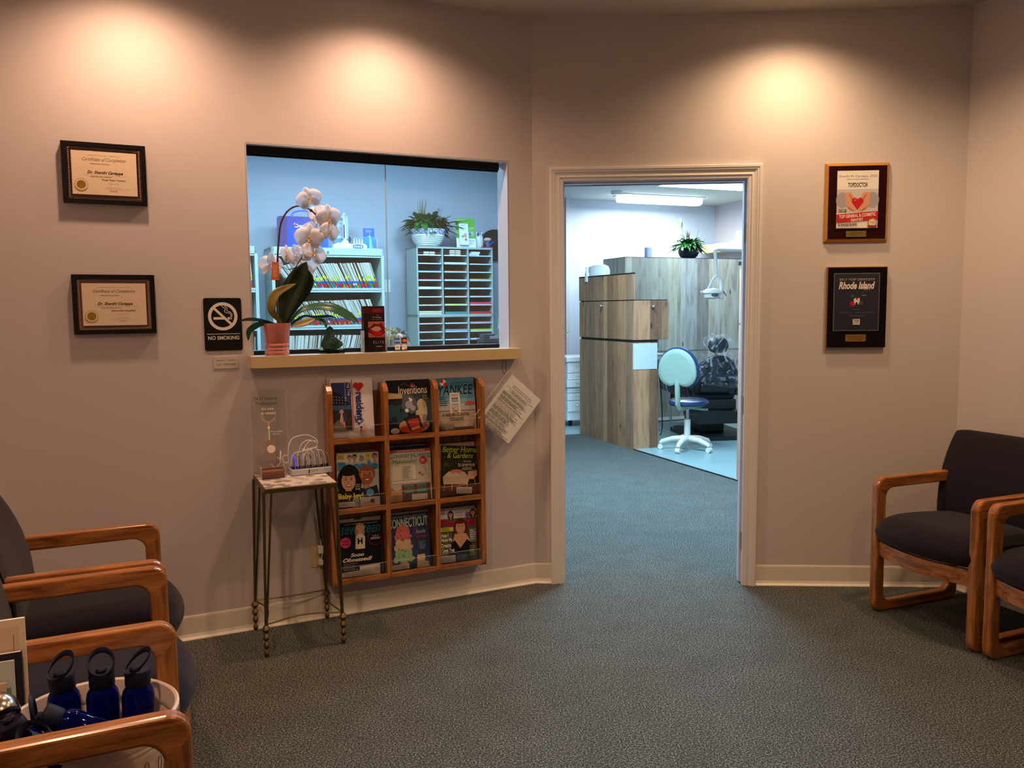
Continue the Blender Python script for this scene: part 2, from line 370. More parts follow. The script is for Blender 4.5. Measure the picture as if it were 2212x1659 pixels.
# window: opening lining, black tracks, two sliding panes
w1 = bpy.data.objects.new('window_1', None); COL.objects.link(w1); w1.matrix_world = FL; struct(w1)
b = MB().box(wx0 - .004, wx0 + .002, 0, WT, wz0, wz1, M_jamb).box(wx1 - .002, wx1 + .004, 0, WT, wz0, wz1, M_jamb).box(wx0, wx1, 0, WT, wz1 - .002, wz1 + .004, M_jamb)
b.build('lining', w1)
b = MB().box(wx0 + .002, wx1 - .03, .035, .095, wz1 - .037, wz1 - .002, M_black).box(wx0 + .002, wx1 - .03, .045, .049, wz1 - .045, wz1 - .037, M_black); b.build('head_track', w1, bevel=.002)
b = MB().box(wx0 + .002, wx1 - .03, .05, .10, wz0, wz0 + .02, M_black); b.build('sill_track', w1, bevel=.002)
M_pane = clearfilm('sliding_pane_glass', (214, 236, 244), .05, .02)
M_edge = mat('glass_edge', (190, 225, 232), .1, alpha=.75, var=0)
b = MB().box(wx0 + .004, -.735, .060, .065, wz0 + .018, wz1 - .04, M_pane); p = b.build('glass_pane', w1)
b = MB().box(-.737, -.733, .059, .066, wz0 + .018, wz1 - .04, M_edge); b.build('pane_edge', p)
b = MB().box(-.737, wx1 - .004, .075, .080, wz0 + .018, wz1 - .04, M_pane); p = b.build('glass_pane', w1)
# sill board
M_sill = mat('cream_laminate', (214, 184, 136), .3, var=.03)
M_sillt = mat('sill_top_laminate', (214, 206, 186), .28, var=.03)
o = MB(); o.box(-1.384, -.098, -.062, .10, wz0 - .052, wz0 - .002, M_sill).box(-1.384, -.098, -.062, .10, wz0 - .002, wz0, M_sillt)
tag(o.build('window_counter', M=FL, bevel=.0015), 'cream laminate counter ledge under the reception window', 'counter')
# ---- office shell (behind the counter wall)
M_owall = mat('office_wall_paint', (176, 186, 198), .7, spec=.2, var=.015, scale=90)
struct(MB().box(-4.2, 1.9, 3.37, 3.47, 0, CEIL, M_owall).build('wall_office_back', M=FL))
struct(MB().box(-3.4, -3.3, WT, 3.37, 0, CEIL, M_owall).build('wall_office_left', M=FL))
b = MB(); P0 = FL.inverted() @ (FM @ Vector((.05, WT, 0)))
struct(MB().box(-.02, .06, 0, 3.9, 0, CEIL, M_owall).build('wall_office_right', M=FM @ Matrix.Translation((.0, WT, 0)) @ Matrix.Rotation(.072, 4, 'Z') @ Matrix.Translation((0.0, 0, 0))))
# ---- corridor and treatment room shell
M_twall = mat('treatment_room_paint', (192, 204, 220), .7, var=.015)
struct(MB().box(.575, 3.0, 2.68, 2.80, 0, CEIL, M_twall).build('wall_treatment_back', M=FO))
struct(MB().box(.525, .575, 2.60, 2.80, 0, CEIL, mat('column_paint', (214, 212, 216), .6)).build('wall_treatment_column', M=FO))
struct(MB().box(2.87, 2.99, -3.0, 2.68, 0, CEIL, mat('treatment_side_paint', (190, 184, 190), .7)).build('wall_treatment_side', M=FO))
struct(MB().box(-2.2, .8, 4.3, 4.42, 0, CEIL, mat('far_wall_paint', (224, 222, 222), .7)).build('wall_far', M=FO))
struct(MB().box(-2.2, -2.1, .9, 4.4, 0, CEIL, M_twall).build('wall_far_side', M=FO))
# corridor right side: behind the door wall
struct(MB().box(3.1, 3.2, WT, 3.2, 0, CEIL, M_twall).build('wall_corridor_right', M=FM))
# recessed downlights in the waiting room ceiling
M_can = mat('downlight_trim_white', (225, 220, 210), .4); M_lamp = mat('lamp_glow', (255, 214, 160), .5, emis=12, var=0)
for k, (F, x, y, p, c) in enumerate(DOWN):
    lab = ['above the reception window', 'above the two framed certificates', 'above the door frame and plaques', 'above the right chairs', 'in the middle of the ceiling', 'at the rear right of the ceiling', 'at the rear left of the ceiling'][k]
    t = thing('recessed_downlight', 'round white recessed downlight ' + lab, 'ceiling light', at(F, x, y, CEIL), 'recessed downlights in the waiting room ceiling')
    MB().lathe([(.10, -.001), (.098, -.006), (.078, -.007), (.074, -.001)], M_can, 32, cap=False).build('trim_ring', t)
    MB().lathe([(.001, -.0015), (.05, -.0015)], M_lamp, 24, cap=False).build('lamp_face', t)
# ================================================================ CHAIRS
def fr_outline(d0, d1, h, r, n=7):   # closed side frame in (y,z)
    return rrect(d0, d1, 0, h, r, n)
def make_chair(label, M, grp):
    t = thing('waiting_room_chair', label, 'chair', M, grp)
    W = .275; bw = .052; th = .040
    for sx in (-1, 1):
        x0, x1 = (sx * W - th, sx * W) if sx > 0 else (-W, -W + th)
        o = fr_outline(-.29, .235, .632, .045); i = rrect(-.29 + bw, .235 - bw, bw * .9, .632 - bw, .045, 7)
        b = MB()
        # split the ring so the grain follows the rails: top and bottom rails along y, posts upright
        n = len(o)
        for a in range(n):
            k = (a + 1) % n
            mid = ((o[a][0] + o[k][0]) / 2, (o[a][1] + o[k][1]) / 2)
            mt = M_oaky if (mid[1] > .632 - .11 or mid[1] < .11) else M_oakz
            q = [o[a], o[k], i[k], i[a]]; v = [(x, *p) for x in (x0, x1) for p in q]
            b.add(v, [(0, 1, 5, 4), (3, 7, 6, 2), (0, 3, 2, 1), (4, 5, 6, 7)], mt)
        # weld doubles through a bmesh pass
        ob = b.build('arm_frame', t); weld(ob)
        md = ob.modifiers.new('bevel', 'BEVEL'); md.width = .009; md.segments = 3; md.limit_method = 'ANGLE'; md.angle_limit = math.radians(50)
    # bowed front rail and plain rear rail
    for y0, bow, nm in ((-.262, -.055, 'front_rail'), (.13, 0, 'rear_rail')):
        r = []
        for k in range(13):
            u = -1 + 2 * k / 12; x = u * (W - th + .004); y = y0 + bow * (1 - u * u)
            r.append([(x, y - .011, .270), (x, y + .011, .270), (x, y + .011, .338), (x, y - .011, .338)])
        MB().rings(r, M_oakx, smooth=False).build(nm, t, bevel=.003)
    # seat cushion: bowed waterfall front, fuller at the middle
    sec = lambda u: 1 - abs(u) ** 6
    b = MB(); R_ = []
    for k in range(17):
        u = -1 + 2 * k / 16; x = u * (W - .012 if abs(u) < .99 else W - .016); f = .062 * (1 - u * u); e = (1 - abs(u) ** 4)
        yf = -.285 - f; zt = .446 + .024 * e; 
        pr_ = [(yf + .03, .338), (yf + .002, .352), (yf - .008, .385), (yf + .002, .418), (yf + .04, zt - .008), (yf + .10, zt + .004), (-.10, zt + .002), (.05, zt - .008), (.17, zt - .02), (.19, zt - .05), (.18, .355), (.12, .338), (-.1, .330)]
        if abs(u) > .99: pr_ = [((y - -.1) * .965 - .1, (z - .385) * .62 + .385) for y, z in pr_]
        R_.append([(x, y, z) for y, z in pr_])
    b.rings(R_, M_fabric); b.build('seat', t, subsurf=1)
    # back cushion: reclined, gently curved
    b = MB(); R_ = []
    for k in range(15):
        u = -1 + 2 * k / 14; x = u * .277; e = 1 - abs(u) ** 5; cv = -.012 * u * u
        pr_ = []
        for (z, y, h) in ((.405, .150, .03), (.44, .148, .042), (.55, .155, .048), (.66, .180, .046), (.75, .218, .042), (.800, .245, .034), (.820, .258, .018)):
            pr_.append((y, z, h))
        ring = [(x, y - h * (.45 + .55 * e) * .62 + cv, z) for y, z, h in pr_] + [(x, y + h * (.4 + .6 * e) * .62 + cv, z + .006) for y, z, h in pr_[::-1]]
        if abs(u) > .99: ring = [(p[0], (p[1] - .19) * .97 + .19, (p[2] - .61) * .955 + .61) for p in ring]
        R_.append(ring)
    b.rings(R_, M_fabric); b.build('backrest', t, subsurf=1)
    return t
def weld(o):
    import bmesh
    bm = bmesh.new(); bm.from_mesh(o.data); bmesh.ops.remove_doubles(bm, verts=bm.verts, dist=1e-5); bmesh.ops.recalc_face_normals(bm, faces=bm.faces); bm.to_mesh(o.data); bm.free()
G = 'oak framed waiting room chairs'
chair = make_chair('dark plum chair beside the door wall, its oak arm nearest the plaques', at(FR, .355, -.335, 0), G)
def more(M, lab):
    c = copy_tree(chair); c.matrix_world = M; c['label'] = lab; return c
more(at(FR, .940, -.335, 0), 'dark plum oak-armed chair cut off by the right edge of the photo')
more(at(FW, -.680, -.335 - .01, 0), 'dark plum oak-armed chair of the left row, farthest from the camera')
more(at(FW, -1.263, -.345, 0), 'dark plum oak-armed chair of the left row, just behind the bin of bottles')
more(at(FW, -2.30, -.345, 0), 'oak armchair nearest the camera in front of the bin of bottles')
# ================================================================ COUNTER WALL THINGS
def pane_mat(n, tint=(1, 1, 1), ior=1.5, rough=.01):
    m = bpy.data.materials.new(n); m.use_nodes = True; N = m.node_tree.nodes; L = m.node_tree.links; N.clear()
    out = N.new('ShaderNodeOutputMaterial'); mx = N.new('ShaderNodeMixShader'); fr = N.new('ShaderNodeFresnel'); fr.inputs[0].default_value = ior
    t = N.new('ShaderNodeBsdfTransparent'); t.inputs[0].default_value = (*tint, 1); g = N.new('ShaderNodeBsdfGlossy'); g.inputs['Roughness'].default_value = rough
    L.new(fr.outputs[0], mx.inputs[0]); L.new(t.outputs[0], mx.inputs[1]); L.new(g.outputs[0], mx.inputs[2]); L.new(mx.outputs[0], out.inputs[0])
    return m
M_glass = pane_mat('clear_glass'); M_acr = pane_mat('clear_acrylic', (.97, .97, .97), 1.35, .05)
M_acre = mat('acrylic_edge', (225, 225, 220), .2, alpha=.55, var=0)
# ---- certificates
GOLD = mat('gold_foil', (190, 150, 60), .35, metal=.7, var=.3, scale=80)
def certificate(x0, z0, lab, course, place, tilt=0):
    w, h = .303, .239
    t = thing('certificate_frame', lab, 'framed certificate', at(FL, x0 + w / 2, -.001, z0, ry=tilt), 'framed certificates left of the window')
    f = .0185
    MB().ring2([(-w / 2, 0), (w / 2, 0), (w / 2, h), (-w / 2, h)], [(-w / 2 + f, f), (w / 2 - f, f), (w / 2 - f, h - f), (-w / 2 + f, h - f)], -.024, 0, M_blackfr).build('frame', t, bevel=.0012)
    b = MB().box(-w / 2 + f - .002, w / 2 - f + .002, -.012, -.006, f - .002, h - f + .002, M_paper)
    W, H = w - 2 * f, h - 2 * f; b.art(-.012, 0, h / 2)
    cr, ro = C(232, 210, 180), C(200, 140, 126); ink = C(60, 48, 44); inl = C(150, 120, 104)
    b.rect(-W / 2, W / 2, -H / 2, H / 2, C(226, 206, 180)).rect(-W / 2 + .006, W / 2 - .006, -H / 2 + .006, H / 2 - .006, ro)
    dk = C(172, 132, 112)
    n = 34
    for k in range(n):
        for zz in (-H / 2 + .007, H / 2 - .007): b.disc(-W / 2 + .008 + (W - .016) * k / (n - 1), zz, .0026, dk, n=6)
    for k in range(25):
        for xx in (-W / 2 + .007, W / 2 - .007): b.disc(xx, -H / 2 + .008 + (H - .016) * k / 24, .0026, dk, n=6)
    b.rect(-W / 2 + .0165, W / 2 - .0165, -H / 2 + .0165, H / 2 - .0165, cr)
    b.text('LAKEWOOD  DENTAL', -.06, .06, .0665, .070, inl)
    b.text('Certificate of Completion', -.078, .078, .043, .060, C(110, 88, 74), shear=.5)
    b.lines(-.05, .05, .0335, .038, 1, inl)
    b.text('Dr. Shanthi Cariappa', -.062, .066, -.006, .009, ink, bold=.02, shear=.35).line([(-.08, -.0085), (.085, -.0085)], .0005, inl).lines(-.05, .055, -.0155, -.0115, 1, inl, 3)
    b.text(course, -.012, .075, -.029, -.022, ink, bold=.02).text(place, .01, .05, -.041, -.037, inl)
    b.line([(.005 + .004 * k, -.055 + .004 * math.sin(k * 1.9)) for k in range(14)], .0006, C(140, 120, 108)).line([(-.015, -.060), (.085, -.060)], .0004, inl).lines(.015, .055, -.069, -.065, 1, inl, 4)
    b.disc(-.085, -.047, .024, C(196, 160, 96), n=40).disc(-.085, -.047, .0215, cr, n=40).disc(-.085, -.047, .0165, GOLD, n=32)
    b.build('diploma', t)
    MB().box(-w / 2 + f, w / 2 - f, -.0165, -.0155, f, h - f, M_glass).build('glass', t)
certificate(-2.065, 1.847, 'black framed certificate of completion, upper of the two on the left', 'Total Team Training', 'Lincolnton, NC', .004)
certificate(-2.053, 1.329, 'black framed certificate of completion, lower one left of the no smoking sign', 'Removables Simplified', 'Austin, TX', 0)
# ---- no smoking sign
WH = C(236, 226, 214); BK = mat('sign_black_plastic', (22, 18, 18), .35)
t = thing('no_smoking_sign', 'black no smoking sign with white symbol left of the reception window', 'sign', at(FL, -1.4865, 0, 1.249))
b = MB(); b.prism(rrect(-.077, .077, 0, .2245, .009), -.004, 0, BK).build('panel', t)
b = MB().art(-.0041, 0, 0)
b.annulus(0, .146, .047, .060, WH, 48)
q = math.sqrt(.5); b.line([(-.036, .182), (.036, .110)], .010, WH)
b.rect(-.038, .006, .1325, .143, WH).rect(.0195, .027, .1325, .143, WH).rect(.029, .0315, .1325, .143, WH).rect(.034, .0365, .1325, .143, WH)
b.line([(.033, .145), (.033, .153), (.027, .160), (.016, .161), (.008, .165), (.007, .171), (.012, .175), (.009, .181), (.001, .186), (-.003, .192)], .0024, WH)
b.line([(.0375, .145), (.0375, .157), (.030, .165), (.022, .167), (.017, .170), (.019, .177), (.016, .184), (.008, .190)], .0024, WH)
b.rect(-.067, .068, .070, .0722, WH).text('NO SMOKING', -.063, .064, .046, .0625, WH, bold=.02)
b.build('symbol', t)
t = MB().box(-.050, .050, -.003, 0, 0, .052, mat('engraved_plate', (206, 196, 186), .4)); t.art(-.003, 0, 0); ik = C(96, 84, 80)
t.text('XRAYS  TAKEN', -.040, .040, .0315, .0385, ik).text('ON  PREMISES', -.038, .040, .0145, .0215, ik)
tag(t.build('wall_plate', M=at(FL, -1.481, 0, 1.171)), 'small pale plate lettered about xrays below the no smoking sign', 'sign')
# ---- magazine rack
t = thing('magazine_rack', 'oak wall rack with nine magazine pockets under the counter ledge', 'magazine rack', at(FL, 0, 0, 0))
D = .088
MB().box(-1.045, -.333, -.006, 0, .185, 1.045, wood('oak_plywood_dark', (92, 50, 24), (140, 84, 44), 2, 30, .4, .2)).build('back_panel', t)
def board(x0, x1, nm):
    pr_ = [(0, .160), (-D + .012, .160), (-D + .003, .166), (-D, .178), (-D, 1.045), (-D + .005, 1.058), (-D + .022, 1.076), (-D + .034, 1.081), (0, 1.081)]
    MB().prism(pr_, x0, x1, M_oakz, 'x').build(nm, t, bevel=.002)
board(-1.069, -1.045, 'side_board'); board(-.333, -.309, 'side_board'); board(-.811, -.789, 'divider'); board(-.567, -.545, 'divider')
bays = [(-1.045, -.811), (-.789, -.567), (-.545, -.333)]; rows = [.838, .516, .190]
M_strip_edge = mat('retainer_edge', (215, 200, 180), .2, alpha=.5, var=0)
for z in rows:
    for x0, x1 in bays:
        MB().box(x0, x1, -D + .004, -.006, z - .022, z - .010, M_oakx).box(x0, x1, -D, -D + .014, z - .022, z + .002, M_oakx).build('shelf', t, bevel=.0012)
        MB().box(x0, x1, -D + .006, -D + .008, z, z + .055, M_glass).box(x0, x1, -D + .005, -D + .009, z + .055, z + .0558, M_strip_edge).build('retaining_strip', t)
# ---- magazines
def magazine(name, lab, cat, cx, z0, w, h, draw, tilt=0, y=-.062, th=.006, lean=-7.5, grp='magazines and papers in the oak rack', bulk=C(214, 206, 196)):
    b = MB().box(-w / 2, w / 2, 0, th, 0, h, bulk); b.art(0, 0, 0); draw(b, w, h)
    return tag(b.build(name, M=at(FL, cx, y, z0, rx=math.radians(lean), ry=tilt)), lab, cat, grp)
def face(b, x, z, r, skin, hair, long=True, smile=True, rot=0, beard=None):
    if long: b.disc(x, z - r * .35, r * 1.42, hair, r * 2.0, 24, rot=rot)
    else: b.disc(x, z + r * .35, r * 1.22, hair, r * 1.22, 24, rot=rot)
    b.rect(x - r * .4, x + r * .4, z - r * 2.1, z - r * .8, skin)
    b.disc(x, z, r * .95, skin, r * 1.28, 24, rot=rot)
    if beard: b.disc(x, z - r * .55, r * .85, beard, r * .75, 20, rot=rot)
    dk = C(44, 30, 26)
    b.disc(x - r * .38, z + r * .2, r * .15, dk, r * .07, 10).disc(x + r * .38, z + r * .2, r * .15, dk, r * .07, 10)
    b.line([(x - r * .55, z + r * .42), (x - r * .22, z + r * .46)], r * .07, dk).line([(x + r * .22, z + r * .46), (x + r * .55, z + r * .42)], r * .07, dk)
    b.line([(x, z + r * .1), (x - r * .12, z - r * .28), (x + r * .08, z - r * .3)], r * .06, C(150, 96, 76))
    b.disc(x, z - r * .62, r * .40, C(150, 60, 56), r * .17, 14)
    if smile: b.disc(x, z - r * .59, r * .30, C(244, 236, 226), r * .08, 12)
    b.disc(x, z + r * 1.02, r * .9, hair, r * .34, 16, rot=rot)
def label_box(b, x0, x1, z0, z1, seed=2): b.rect(x0, x1, z0, z1, C(226, 214, 202)).lines(x0 + .004, x1 - .004, z0 + .003, z1 - .003, 4, C(150, 136, 126), seed)
def d_news(b, w, h):
    b.rect(-w / 2, w / 2, 0, h, C(224, 214, 214))
    b.rect(-w / 2 + .004, -w / 2 + .094, .035, h - .018, C(52, 62, 110)).poly([(-w / 2 + .004, .150), (-w / 2 + .004, .215), (-w / 2 + .05, .200), (-w / 2 + .086, .150)], C(28, 30, 52))
    for k in range(5):
        for j in range(3): b.disc(-w / 2 + .014 + .013 * k, .163 + .013 * j - k * .0015, .0018, WH, n=5)
    b.rect(-w / 2 + .004, -w / 2 + .094, .128, .148, C(64, 86, 128)).rect(-w / 2 + .004, -w / 2 + .094, .035, .126, C(54, 46, 46))
    b.poly([(-w / 2 + .03, .05), (-w / 2 + .045, .11), (-w / 2 + .058, .11), (-w / 2 + .062, .05)], C(200, 84, 78))
    for k in range(4): b.line([(-w / 2 + .033 + .008 * k, .05), (-w / 2 + .044 + .004 * k, .109)], .0022, WH)
    b.poly([(-w / 2 + .050, .11), (-w / 2 + .066, .11), (-w / 2 + .066, .075), (-w / 2 + .054, .075)], C(52, 70, 120)).disc(-w / 2 + .046, .12, .010, C(190, 150, 130))
    b.poly([(-w / 2 + .004, .035), (-w / 2 + .004, .06), (-w / 2 + .03, .085), (-w / 2 + .07, .035)], C(120, 104, 92))
    b.text('Flag Day', -w / 2 + .076, -w / 2 + .090, .19, .255, WH, rot=-PI / 2).text('Mystic Shores Park', -w / 2 + .062, -w / 2 + .072, .165, .255, C(170, 186, 226), rot=-PI / 2)
    b.rect(-w / 2 + .097, -w / 2 + .101, .035, .262, C(190, 60, 58)).text('community news and events all around', -w / 2 + .104, -w / 2 + .110, .055, .2, C(196, 84, 80), rot=-PI / 2)
    b.text('resident', -w / 2 + .113, -w / 2 + .150, .075, .205, C(34, 48, 110), bold=.03, rot=-PI / 2)
    b.disc(-w / 2 + .118, .237, .013, C(190, 36, 34)).disc(-w / 2 + .139, .237, .013, C(190, 36, 34)).poly([(-w / 2 + .106, .234), (-w / 2 + .151, .234), (-w / 2 + .130, .206)], C(190, 36, 34))
    b.line([(-w / 2 + .106, .098), (-w / 2 + .110, .072), (-w / 2 + .128, .062), (-w / 2 + .120, .058)], .005, C(34, 48, 110)).line([(-w / 2 + .128, .062), (-w / 2 + .146, .078)], .004, C(34, 48, 110))
    b.annulus(-w / 2 + .112, .038, .004, .0062, C(70, 110, 80), 12).rect(-w / 2 + .128, -w / 2 + .138, .02, .05, C(196, 96, 92)).rect(-w / 2 + .128, -w / 2 + .138, .040, .05, C(50, 60, 110)).lines(-w / 2 + .142, -w / 2 + .160, .01, .06, 12, C(210, 130, 126))
def d_inv(b, w, h):
    b.rect(-w / 2, w / 2, 0, h, C(24, 24, 34)).disc(-.06, .10, .055, C(44, 74, 92), .05).disc(.075, .10, .05, C(50, 78, 84), .07).disc(.02, .035, .075, C(196, 140, 100), .035).disc(.045, .15, .05, C(60, 66, 80), .06)
    b.disc(.01, .02, .06, C(196, 70, 40), .02).disc(.06, .10, .028, C(206, 184, 150), .06)
    g1, g2, g3 = C(92, 92, 104), C(160, 160, 170), C(40, 40, 50)
    b.poly([(-w / 2, .165), (-w / 2, .195), (-.02, .185), (-.01, .165)], C(190, 164, 116)).poly([(-w / 2, .150), (-.03, .160), (-.02, .145), (-.06, .135)], g3)
    b.poly([(-.03, .185), (.0, .195), (.035, .155), (.045, .11), (.01, .09), (-.035, .12)], g1).poly([(.0, .17), (.018, .16), (.008, .13)], WH).disc(.0, .135, .018, g2).disc(.018, .118, .013, g2).disc(-.012, .108, .009, WH).disc(-.04, .11, .008, g3)
    b.poly([(-.03, .075), (.045, .085), (.062, .03), (.0, .012)], g3).poly([(-.012, .062), (.042, .070), (.046, .034), (.002, .024)], C(176, 56, 44)).poly([(.002, .024), (.046, .034), (.048, .022), (.008, .012)], C(210, 150, 60))
    b.line([(-.04, .225), (-.02, .235), (.0, .225), (.01, .20)], .0016, C(130, 130, 110)).disc(.02, .225, .012, C(150, 40, 66), .010)
    b.text('Inventions', -.048, .092, .185, .222, C(232, 214, 184), bold=.01)
    b.text('BEST', .014, .034, .216, .224, WH).text('MAKE LIFE', .068, .088, .155, .178, C(150, 150, 96)).text('EASIER', .066, .086, .135, .150, C(150, 150, 96)).text('2017', .068, .086, .118, .131, C(150, 150, 96))
    b.text('A.B.', -.088, -.062, .062, .082, C(20, 16, 18), bold=.03).text('FUTURE', -.088, -.062, .049, .058, C(20, 16, 18)).text('HOMES', -.088, -.060, .035, .046, C(30, 26, 28)).disc(-.075, .015, .022, C(204, 190, 176), .014)
    b.lines(.062, .092, .03, .085, 7, C(120, 90, 84), 5)
def d_yankee(b, w, h):
    sky = [(C(70, 122, 152), .0), (C(92, 144, 170), .05), (C(128, 168, 182), .10), (C(170, 190, 190), .145)]
    b.rect(-w / 2, w / 2, 0, h, C(176, 160, 146))
    for c, d in sky: b.rect(-w / 2, w / 2, .09, h - d, c)
    b.rect(-w / 2, w / 2, .092, .125, C(176, 180, 178)).rect(-w / 2, w / 2, .09, .0945, C(120, 128, 132))
    b.disc(-.062, h - .020, .016, WH).disc(-.068, h - .012, .009, C(196, 40, 50)).disc(-.05, h - .028, .010, C(196, 40, 50))
    b.text('YANKEE', -.088, .088, h - .078, h - .032, C(22, 30, 44), shear=.2).text('SUMMER BY THE SEA', -.02, .078, h - .026, h - .020, C(30, 50, 64))
    wd_ = C(222, 206, 194)
    b.rect(-.032, .018, .155, .178, wd_).rect(-.025, .011, .160, .172, C(184, 170, 164)).rect(-.034, -.024, .07, .16, wd_).rect(.010, .020, .07, .16, wd_).rect(-.034, .020, .125, .132, wd_).line([(-.03, .08), (.018, .12)], .003, wd_).line([(.018, .08), (-.03, .12)], .003, wd_)
    b.disc(.070, .118, .028, C(196, 88, 90), .017, 20, 0, PI).line([(.070, .12), (.072, .095)], .0012, C(110, 90, 90))
    b.text('A HIDDEN COASTAL', -.075, .065, .066, .080, C(26, 28, 38), bold=.01).text('TREASURE', -.042, .034, .045, .059, C(26, 28, 38), bold=.01)
    b.lines(-.085, -.045, .115, .165, 5, C(60, 84, 96), 2).rect(-w / 2 + .004, -w / 2 + .03, .006, .018, C(40, 40, 44))
    for k in range(7): b.rect(-w / 2 + .006 + .0032 * k, -w / 2 + .0072 + .0032 * k, .006, .018, WH)
    b.poly([(-.02, .012), (.08, .012), (.082, .036), (-.02, .030)], C(226, 206, 188))
def d_people(b, w, h):
    b.rect(-w / 2, w / 2, 0, h, C(188, 196, 190)).rect(-w / 2, w / 2, h - .042, h, C(222, 214, 206))
    b.rect(-w / 2 + .004, -w / 2 + .036, h - .030, h - .010, C(206, 190, 60)).text('TRENDS', -w / 2 + .006, -w / 2 + .034, h - .019, h - .013, BK).text('PHOTO', -w / 2 + .008, -w / 2 + .032, h - .027, h - .021, BK)
    face(b, -.038, h - .024, .009, C(206, 158, 132), C(110, 66, 44), False); face(b, -.014, h - .022, .0095, C(200, 150, 122), C(24, 18, 20), False)
    b.lines(.008, .034, h - .040, h - .012, 5, C(110, 90, 96), 6).rect(.036, .058, h - .036, h - .008, C(206, 190, 60)).text('LOVE', .038, .056, h - .020, h - .012, BK)
    face(b, .080, h - .022, .011, C(196, 146, 118), C(90, 62, 50), False)
    b.text('People', -w / 2 + .006, w / 2 - .004, h - .088, h - .040, C(60, 132, 184), bold=.05)
    b.disc(-.042, .115, .056, C(26, 18, 20), .080); face(b, -.046, .120, .034, C(206, 156, 128), C(26, 18, 20))
    face(b, .040, .140, .031, C(190, 128, 96), C(150, 82, 46), False, beard=C(160, 92, 58))
    b.poly([(.0, .09), (.03, .08), (.085, .095), (.1, .03), (.0, .03)], C(34, 32, 44)).rect(-w / 2, -.03, .0, .075, C(34, 26, 30))
    b.disc(.052, .062, .018, C(70, 134, 176)).text('CHIP &', -.016, .006, .098, .105, WH).text('JOANNA', -.016, .006, .088, .095, WH).text('GAINES', -.016, .006, .078, .085, WH)
    b.text('Baby Joy!', -w / 2 + .003, .020, .032, .065, C(214, 200, 40), bold=.02)
    b.rect(.005, w / 2, 0, .042, C(196, 186, 176)).disc(.05, .012, .030, C(204, 160, 136), .012).disc(.062, .024, .010, C(90, 60, 48))
    label_box(b, -w / 2 + .004, -.022, .003, .026)
def d_country(b, w, h):
    b.rect(-w / 2, w / 2, 0, h, C(196, 190, 174)).rect(-w / 2, w / 2, h - .014, h, C(170, 86, 62)).text('FARMHOUSE FIXER-UPPERS', -.06, .075, h - .011, h - .004, WH)
    b.text('CountryLiving', -w / 2 + .002, w / 2 - .002, h - .046, h - .015, C(40, 116, 140))
    b.text('Makeovers!', -.088, .035, h - .066, h - .047, C(50, 100, 74), shear=.4).disc(.066, h - .056, .019, C(206, 46, 70)).lines(.054, .078, h - .066, h - .048, 4, WH, 9)
    b.rect(-.095, -.045, .10, .165, C(214, 206, 190)).rect(-.045, .035, .10, .17, C(204, 198, 184)).lines(-.038, .005, .105, .165, 8, C(120, 120, 112), 8)
    b.rect(.01, .026, .10, .165, C(226, 220, 208)).rect(.032, .088, .09, .165, C(214, 204, 188)).line([(.05, .15), (.056, .158), (.070, .158), (.076, .148), (.076, .12)], .0014, C(80, 72, 66))
    b.disc(.046, .128, .007, C(186, 96, 84)).disc(.058, .118, .006, C(176, 110, 90)).rect(-.095, .095, .085, .094, C(224, 216, 204))
    b.poly([(-.10, .0), (-.10, .07), (-.07, .05), (-.045, .06), (-.045, 0)], C(188, 140, 90)).rect(-.045, .095, 0, .078, C(118, 66, 44)).rect(-.10, -.05, .0, .04, C(196, 152, 92)).lines(-.094, -.056, .004, .036, 6, C(150, 100, 60), 3)
    for x in (-.012, .052):
        tq = C(84, 150, 156); b.rect(x - .026, x + .026, .070, .075, tq)
        for k in range(7): b.rect(x - .022 + .007 * k, x - .0195 + .007 * k, .046, .071, tq)
        b.disc(x, .044, .028, tq, .006).line([(x - .018, .042), (x - .026, .004)], .003, tq).line([(x + .016, .042), (x + .022, .004)], .003, tq)
    b.rect(.0, .078, .002, .030, C(226, 214, 204))
def d_bhg(b, w, h):
    b.rect(-w / 2, w / 2, 0, h, C(40, 40, 24))
    rr = random.Random(4)
    for k in range(46): b.disc(rr.uniform(-w / 2 + .006, w / 2 - .006), rr.uniform(.10, h - .05), rr.uniform(.003, .009), C(*rr.choice([(58, 62, 30), (70, 66, 30), (34, 40, 24), (82, 74, 40)])), n=7)
    y = C(190, 200, 40)
    b.text('Better Homes', -w / 2 + .004, w / 2 - .003, h - .032, h - .004, y, shear=.2).text('& Gardens', -.068, .065, h - .060, h - .034, y, shear=.2)
    b.text('here comes', .015, .058, h - .080, h - .068, C(206, 190, 170), shear=.4).text('SUMMER', -.012, .078, h - .100, h - .086, C(226, 206, 186)).lines(.0, .072, h - .118, h - .103, 3, C(190, 174, 150), 5, center=True)
    b.rect(-w / 2, w / 2, 0, .045, C(110, 52, 30)).poly([(-.09, .085), (-.06, .112), (.02, .112), (.045, .085), (.04, .05), (-.085, .05)], C(190, 164, 144)).disc(-.02, .112, .03, C(186, 120, 96), .010)
    for x in (-.06, -.022): b.disc(x, .085, .020, C(204, 176, 150), .022, 16, 0, PI).line([(x - .018, .085), (x - .022, .02)], .002, C(196, 170, 146)).line([(x + .018, .085), (x + .020, .02)], .002, C(196, 170, 146))
    b.poly([(.040, .112), (.085, .118), (.088, .095), (.070, .075), (.04, .075)], C(204, 160, 138)).line([(.045, .075), (.035, .04)], .002, C(196, 170, 146)).line([(.075, .075), (.082, .04)], .002, C(196, 170, 146))
    label_box(b, -.018, .062, .006, .036)
